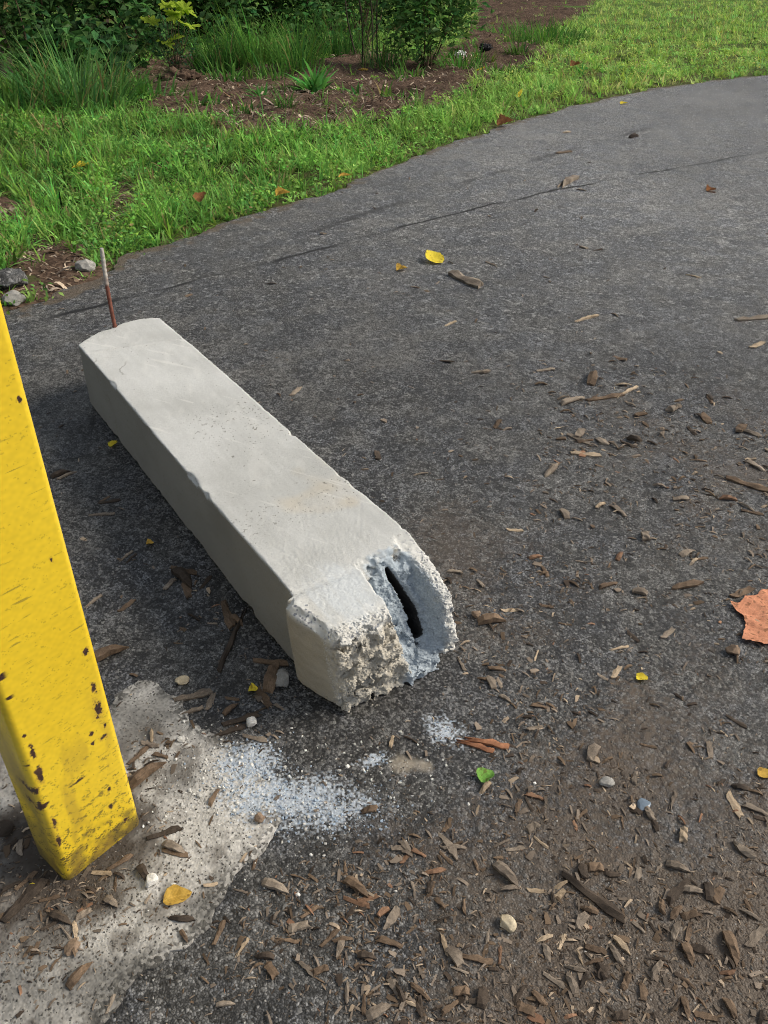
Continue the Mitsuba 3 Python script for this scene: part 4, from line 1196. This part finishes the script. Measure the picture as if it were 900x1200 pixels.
rng = np.random.default_rng(41)
x, y = wedge(30000, .6, 6.5, rng)
ok = shapely.contains_xy(PATH_POLY, x, y) & ~block_near(x, y) & ~post_near(x, y)
x, y = x[ok], y[ok]
n = len(x)
g = rng.random((n, 1))
col = np.where(g < .08, .16 + .22 * rng.random((n, 1)), .035 + .08 * rng.random((n, 1))) * np.array([1, .98, .94])
s = .0010 + .0016 * rng.random(n) ** 2
put('grit', [grains(x, y, np.where(shapely.contains_xy(PAD, x, y), PADZ, 0) + s * .15, s, col, rng)], 'matte_material')
tag('grit', 'loose grit and sand grains over the asphalt', 'grit', kind='stuff')
parts = []
for (c, a, b, ang), cnt in zip(POW, (1500, 900, 700, 130, 120)):
    k = rng.normal(0, .55, (cnt, 2)) * [a, b]
    x, y = c[0] + k[:, 0] * math.cos(ang) - k[:, 1] * math.sin(ang), c[1] + k[:, 0] * math.sin(ang) + k[:, 1] * math.cos(ang)
    s = .0007 + .0030 * rng.random(cnt) ** 7
    col = np.where(rng.random((cnt, 1)) < .8, [[.31, .38, .47]], [[.52, .52, .51]]) * rng.uniform(.75, 1.15, (cnt, 1))
    ok = ~block_near(x, y)
    parts.append(grains(x[ok], y[ok], np.where(shapely.contains_xy(PAD, x[ok], y[ok]), PADZ, 0) + s[ok] * .3, s[ok], col[ok], rng, .8))
for (px, py, sx, sy, cnt) in ((260, 905, .09, .06, 260), (215, 925, .05, .06, 60), (330, 1000, .14, .05, 60), (450, 900, .12, .06, 120)):
    c = at(px, py)
    x, y = rng.normal(c[0], sx, cnt), rng.normal(c[1], sy, cnt)
    s = .0012 + .0036 * rng.random(cnt) ** 3
    ok = ~block_near(x, y) & ~post_near(x, y)
    parts.append(grains(x[ok], y[ok], np.where(shapely.contains_xy(PAD, x[ok], y[ok]), PADZ, 0) + s[ok] * .4, s[ok], (np.array([[.60, .595, .57]]) * rng.uniform(.6, 1.2, (cnt, 1)))[ok], rng, .8))
put('concrete_crumbs', parts, 'matte_material')
tag('concrete_crumbs', 'pale blue and white crumbs of grout and concrete in front of the broken block end', 'rubble', kind='stuff')

rng = np.random.default_rng(43)


def soil_chips(poly, n, smin, smax, seed, lift):
    rng = np.random.default_rng(seed)
    x0, y0, x1, y1 = poly.bounds
    x, y = rng.uniform(x0, x1, n), rng.uniform(y0, y1, n)
    ok = shapely.contains_xy(poly, x, y) & (rng.random(n) < np.minimum(1, (9.5 / np.maximum(y, 1)) ** 3))
    x, y = x[ok], y[ok]
    z = soft_height(x, y) + lift + (meshkit.fbm(np.stack([x, y, x * 0], -1) * 4, 4, 6 if lift > .02 else 7) - .45) * .12 * np.clip(edge_dist(x, y) / .4, 0, 1)
    out = []
    t_ = rng.choice(5, len(x), p=(.30, .28, .12, .27, .03))
    for i in range(len(x)):
        v, f = SMALL[rng.integers(6)]
        a = rng.uniform(0, 6.283); s_ = rng.uniform(smin, smax) * (1 + (rng.random() < .08))
        v = v * [1, rng.uniform(.7, 1.4), 1] * s_
        tl = rng.normal(0, .5)
        v = np.c_[v[:, 0] * math.cos(a) - v[:, 1] * math.sin(a), v[:, 0] * math.sin(a) + v[:, 1] * math.cos(a), v[:, 2] + v[:, 0] * tl]
        out.append((v + [x[i], y[i], z[i]], f, np.repeat(TCOL[t_[i]][None] * rng.uniform(.8, 2.0), len(v), 0)))
    return out


put('mulch_chips', soil_chips(BED, 190000, .025, .075, 1, .05) + sum((soil_chips(b_, 500, .015, .05, 2 + k, .016) for k, b_ in enumerate(BARE)), []), 'matte_material')
tag('mulch_chips', 'shredded wood mulch over the bare soil behind the grass', 'mulch', kind='stuff')


def stone(name, label, cat, px, py, wpx, mat, squash=.7, seed=0, elong=1.0, sink=.25, group=None, sub=3, rough=.35):
    p = at(px, py)
    s = wpx / FPX * math.sqrt(p[0] ** 2 + p[1] ** 2 + CAMH ** 2) / 2
    rng = np.random.default_rng(seed)
    ms = trimesh.creation.icosphere(sub)
    v = ms.vertices.copy()
    for _ in range(9):                                               # flats, as broken stone has
        d = rng.normal(size=3); d /= np.linalg.norm(d)
        k = v @ d
        lim = rng.uniform(.62, .88)
        v = v - np.where(k > lim, k - lim, 0)[:, None] * d
    v = v * (1 + rough * (meshkit.fbm(v * 2.2 + seed * 3.1, 4, seed) - .5))[:, None] * [elong, 1, squash] * s
    a = rng.uniform(0, 3.1)
    v = np.c_[v[:, 0] * math.cos(a) - v[:, 1] * math.sin(a), v[:, 0] * math.sin(a) + v[:, 1] * math.cos(a), v[:, 2] - v[:, 2].min() * (1 - sink)]
    p[2] = floor_z(p[0], p[1])
    ms.vertices = v + p
    key = num(name)
    scene[key] = mikit.ply(ms, mat, 28)
    tag(key, label, cat, group)
    return key


stone('pebble', 'round white speckled pebble on the concrete patch right of the yellow post', 'pebble', 178, 1036, 15, 'stone_white', .8, 1)
stone('pebble', 'brown pebble lying in the front of the blue powder', 'pebble', 305, 962, 12, 'stone_brown', .8, 2)
stone('stone', 'pale cream stone lying among the chips at the lower middle right', 'stone', 594, 1084, 17, 'stone_tan', .8, 3, 1.2)
stone('stone', 'jagged grey concrete fragment leaning by the left side of the broken block end', 'stone', 330, 800, 21, 'stone_grey', .7, 4, 1.4)
stone('stone', 'whitish concrete lump left of the blue powder, beside the dark sticks', 'stone', 295, 849, 14, 'stone_white', .8, 5)
stone('rock', 'pale mossy rock half buried at the asphalt edge beside the steel rod', 'rock', 101, 316, 21, 'stone_grey', .9, 6, 1.0, .2)
stone('asphalt_chunk', 'broken grey piece of asphalt at the path edge beside the yellow post', 'asphalt chunk', 17, 354, 22, 'stone_grey', .9, 7, 1.1, .2, rough=.5)
stone('asphalt_chunk', 'dark piece of broken asphalt behind the grey piece at the path edge', 'asphalt chunk', 8, 336, 40, 'asphalt_material', .6, 8, 1.2, .4, rough=.5)
stone('stone', 'small tan stone on the shaded asphalt above the curved branch piece', 'stone', 214, 799, 13, 'stone_tan', .6, 9, 1.2)
stone('stone', 'flat grey stone in the chips right of the orange bark strips', 'stone', 711, 919, 15, 'stone_grey', .5, 10, 1.1)
stone('stone', 'small grey fragment touching the right bottom corner of the broken block', 'stone', 529, 760, 10, 'stone_white', .8, 11)
stone('pebble', 'tan pebble beside the rough brown chip at the right corner of the broken block', 'pebble', 558, 722, 12, 'stone_brown', .7, 12)
stone('pebble', 'brown pebble at the right border below the salmon coloured leaf', 'pebble', 858, 765, 15, 'stone_brown', .8, 13)
stone('pebble', 'dark round lump on the concrete patch left of the yellow post', 'pebble', 6, 975, 18, 'wood_dark', .7, 14, 1.2)
stone('pebble', 'rounded brownish pebble on the concrete patch below the yellow post', 'pebble', 86, 1113, 15, 'stone_brown', .4, 15, 1.2)
stone('pebble', 'small white pebble on the concrete patch between the post and the blue powder', 'pebble', 213, 869, 8, 'stone_white', .8, 16, 1.2)
stone('glass_piece', 'flat bluish glassy fragment among the chips below the flat grey stone', 'fragment', 754, 943, 14, 'glass_like', .25, 17, 1.3, .1)
scene['glass_like'] = principled((.13, .17, .22), .3, .5)
# litter
for nm, lb, ct, px, py, w, colr, sd in (('paper_scrap', 'crumpled white paper lying at the foot of the leafy shrub', 'paper', 538, 74, 13, (.75, .75, .75), 4), ('plastic_scrap', 'crumpled black scrap lying on the mulch right of the white paper', 'scrap', 568, 66, 13, (.02, .02, .024), 5)):
    p = at(px, py); s = w / FPX * np.linalg.norm(p - [0, 0, CAMH]) / 2
    ms = trimesh.creation.icosphere(3)
    v = ms.vertices
    v = v * (.6 + .9 * np.abs(meshkit.fbm(v * 2.5, 3, sd) - .5) * 2)[:, None] * [1.2, 1, .7] * s
    p[2] = ground_z(p[0], p[1]) + .10
    ms.vertices = v + p
    scene[nm] = mikit.ply(ms, {'type': 'twosided', 'bsdf': principled(colr, .7, .3)})
    tag(nm, lb, ct)


def leaf_mesh(kind, seed, nx=14, ny=5):
    """A leaf 1 long with a stalk, cupped and curled: oval, lobed or a torn piece."""
    rng = np.random.default_rng(seed)
    ts = np.linspace(0, 1, nx)
    prof = np.sin(np.pi * ts ** .8) ** .75 * .36
    if kind == 'narrow':
        prof = prof * .5
    if kind == 'torn':
        prof = prof * 1.35 * (1 + .35 * (meshkit.noise(np.c_[ts * 6, ts * 0, ts * 0], seed) - .5))
    V, UV = [], []
    curl, cup, tw = rng.uniform(.1, .5), rng.uniform(.3, .9), rng.normal(0, .3)
    for i, t in enumerate(ts):
        for y in np.linspace(-1, 1, ny):
            yy = y * prof[i] * (1 + .03 * rng.normal())
            V.append([t, yy + .06 * np.sin(t * 5), cup * yy * yy * 2 + curl * (t - .5) ** 2 * .5 + tw * yy * (t - .5) + .01 * rng.normal()])
            UV.append([t, yy])
    F = []
    for i in range(nx - 1):
        for j in range(ny - 1):
            a = i * ny + j
            F += [[a, a + ny, a + ny + 1], [a, a + ny + 1, a + 1]]
    V = np.array(V) - [.5, 0, 0]
    V[:, 2] -= V[:, 2].min()
    return V, np.array(F), np.array(UV)


LEAVES = (
    (508, 306, 30, 'oval', 'leaf_yellow', 'big bright yellow leaf lying flat on the middle of the asphalt', 2.2, .25),
    (471, 317, 13, 'torn', 'leaf_ochre', 'small curled yellow leaf left of the big bright yellow leaf', .3, .2),
    (731, 122, 9, 'oval', 'leaf_yellow', 'small yellow leaf on the far asphalt near the lawn', .5, .1),
    (833, 224, 10, 'torn', 'leaf_rust', 'small rust coloured leaf alone on the far asphalt towards the right border', .2, .1),
    (405, 216, 15, 'oval', 'leaf_ochre', 'tan yellow leaf at the grass edge above the yellow leaf', .1, .2),
    (332, 238, 16, 'torn', 'leaf_ochre', 'ochre leaf lying where the grass meets the asphalt', .4, .2),
    (238, 246, 15, 'torn', 'leaf_rust', 'brown orange leaf caught in the front of the grass above the block', 1.3, .6),
    (98, 206, 20, 'torn', 'leaf_yellow', 'yellow leaf lying in the grass at the left above the steel rod', .1, .2),
    (563, 91, 17, 'narrow', 'leaf_yellow', 'narrow yellow leaf on the grass below the white paper', -1.0, .3),
    (425, 84, 12, 'oval', 'leaf_ochre', 'tan leaf lying on the soil below the bare stems', .1, .1),
    (592, 148, 18, 'torn', 'leaf_rust', 'reddish brown leaf in the grass edge by the asphalt', .3, .3),
    (674, 87, 12, 'torn', 'leaf_rust', 'dull brown leaf in the lawn right of the soil strip', .3, .3),
    (608, 123, 13, 'narrow', 'leaf_yellow', 'upright narrow yellow leaf in the grass above the reddish brown leaf', 1.2, .6),
    (209, 1054, 30, 'oval', 'leaf_ochre', 'yellow oval leaf lying on the concrete patch below the yellow post', .4, .05),
    (752, 796, 13, 'torn', 'leaf_yellow', 'tiny yellow leaf scrap among the chips right of the broken block', .2, .1),
    (133, 522, 11, 'torn', 'leaf_yellow', 'tiny yellow leaf tucked against the left side of the block', 1.0, .3),
    (176, 638, 9, 'torn', 'leaf_ochre', 'tiny yellow leaf on the shaded asphalt between post and block', .3, .1),
    (297, 810, 12, 'torn', 'leaf_yellow', 'tiny yellow leaf among the chips left of the broken block end', .2, .3),
    (570, 912, 19, 'torn', 'leaf_green', 'fresh green leaf piece on the asphalt below the orange bark strips', .8, .2),
    (39, 1043, 10, 'torn', 'leaf_yellow', 'tiny yellow leaf scrap left of the foot of the yellow post', .2, .1),
    (897, 908, 18, 'oval', 'leaf_ochre', 'tan leaf at the right border among the chips', .2, .1),
)
for k, (px, py, w, kind, mat, lb, yaw, tilt) in enumerate(LEAVES):
    p = at(px, py)
    s = w / FPX * np.linalg.norm(p - [0, 0, CAMH])
    lift = 0.0
    if not PATH_POLY.contains(shapely.Point(p[0], p[1])):
        lift = .07 if not BED.contains(shapely.Point(p[0], p[1])) else .05
    p[2] = floor_z(p[0], p[1]) + lift + .002
    v, f, uvs = leaf_mesh(kind, 60 + k)
    key = num('fallen_leaf')
    scene[key] = {**mikit.ply((v, f), mat, True, uv=uvs), 'to_world': T().translate([float(q_) for q_ in p + [0, 0, math.sin(tilt) * s * .5]]).rotate([0, 0, 1], math.degrees(yaw)).rotate([0, 1, 0], -math.degrees(tilt)).scale(float(s))}
    tag(key, lb, 'leaf')

# the big salmon leaf at the right border: flat, with torn lobes
OUT = np.array([(855, 707), (866, 709), (872, 702), (884, 700), (892, 694), (906, 688), (922, 690), (934, 698), (948, 700), (944, 712), (956, 722), (946, 734), (950, 746), (934, 750), (922, 762), (908, 756), (896, 758), (884, 755), (868, 752), (870, 742), (874, 733), (870, 724), (862, 718)])
op = np.array([at(x, y)[:2] for x, y in OUT])
lp_ = shapely.Polygon(op).segmentize(.006)
oc = np.array(lp_.exterior.coords)[:-1]
oc = oc + (np.stack([meshkit.noise(np.c_[oc * 130, oc[:, :1] * 0], k) for k in (1, 2)], 1) - .5) * .006
lp_ = shapely.Polygon(oc).buffer(0)
g_ = np.arange(-.1, .1, .006)
c0 = np.array(lp_.centroid.coords[0])
gx2, gy2 = np.meshgrid(c0[0] + g_, c0[1] + g_)
ins = shapely.contains_xy(lp_.buffer(-.003), gx2.ravel(), gy2.ravel())
pts = np.vstack([np.array(lp_.exterior.coords)[:-1], np.c_[gx2.ravel(), gy2.ravel()][ins]])
tri = scipy.spatial.Delaunay(pts).simplices
tri = tri[shapely.contains_xy(lp_, *pts[tri].mean(1).T)]
rr2 = np.linalg.norm(pts - c0, axis=1)
zz = .003 + .05 * rr2 ** 1.2 * (meshkit.noise(np.c_[pts * 16, pts[:, :1] * 0], 4)) + .012 * meshkit.fbm(np.c_[pts * 45, pts[:, :1] * 0], 2, 6)
key = num('fallen_leaf')
scene[key] = mikit.ply((np.c_[pts, zz - zz.min() + .0015], tri), 'leaf_salmon', True, uv=np.c_[(pts[:, 0] - c0[0]) * 6, (pts[:, 1] - c0[1]) * 6])
tag(key, 'large salmon brown leaf lying flat at the right border', 'leaf')

# each single chip is told by its neighbour: the nearest thing with a look of its own, the side, the order
MARKS = (('the big bright yellow leaf', 508, 306), ('the reddish chip by the forked twig', 694, 444), ('the dark forked twig', 707, 466), ('the salmon leaf', 880, 725), ('the orange bark strips', 567, 872), ('the green leaf piece', 570, 912), ('the flat grey stone', 711, 919), ('the bluish fragment', 754, 943), ('the cream stone', 594, 1084), ('the long dark stick', 693, 1050), ('the rough brown chip', 574, 728), ('the yellow oval leaf', 209, 1054), ('the white speckled pebble', 178, 1036), ('the brown pebble in the powder', 305, 962), ('the curved branch piece', 225, 817), ('the broken branch stub', 124, 768), ('the grey concrete fragment', 330, 800), ('the whitish concrete lump', 295, 849), ('the post foot', 118, 1000), ('the rounded brownish pebble', 86, 1113), ('the split dark slab', 26, 1058), ('the tiny yellow leaf scrap', 752, 796), ('the tan stone', 214, 799), ('the far rust leaf', 833, 224), ('the long thin twig', 271, 753), ('the blue powder patch', 340, 938), ('the lower right corner', 890, 1190), ('the bottom edge middle', 450, 1195), ('the right border middle', 895, 570), ('the lower left corner', 6, 1194))
told = {}
for key in [k for k in scene if k.startswith('wood_chip') and k != 'wood_chip_litter' and labels[k]['label'].split(' wood chip lying ')[0] in TONE.values()]:
    P = np.array(T(scene[key]['to_world']).matrix)[:3, 3]
    dz = P[1] * CP - (P[2] - CAMH) * SP
    x, y = 450 + FPX * P[0] / dz, 600 - FPX * (P[1] * SP + (P[2] - CAMH) * CP) / dz
    nm, mx, my = min(MARKS, key=lambda q_: (q_[1] - x) ** 2 + ((q_[2] - y) * 1.2) ** 2)
    dx, dy = x - mx, y - my
    side = ('right of' if dx > 0 else 'left of') if abs(dx) > abs(dy) else ('below' if dy > 0 else 'above')
    told.setdefault((labels[key]['label'].split(' wood chip lying ')[0], side, nm), []).append((dx * dx + dy * dy, key))
ORD = ('', 'second ', 'third ', 'fourth ', 'fifth ', 'sixth ', 'seventh ', 'eighth ', 'ninth ', 'tenth ', 'eleventh ', 'twelfth ', 'thirteenth ', 'fourteenth ', 'fifteenth ', 'sixteenth ')
for (tone_, side, nm), li in told.items():
    for k, (_, key) in enumerate(sorted(li)):
        labels[key]['label'] = f'{tone_} wood chip, {ORD[min(k, 15)]}nearest one {side} {nm}'
        labels[key]['group'] = 'wood chips strewn over the asphalt'
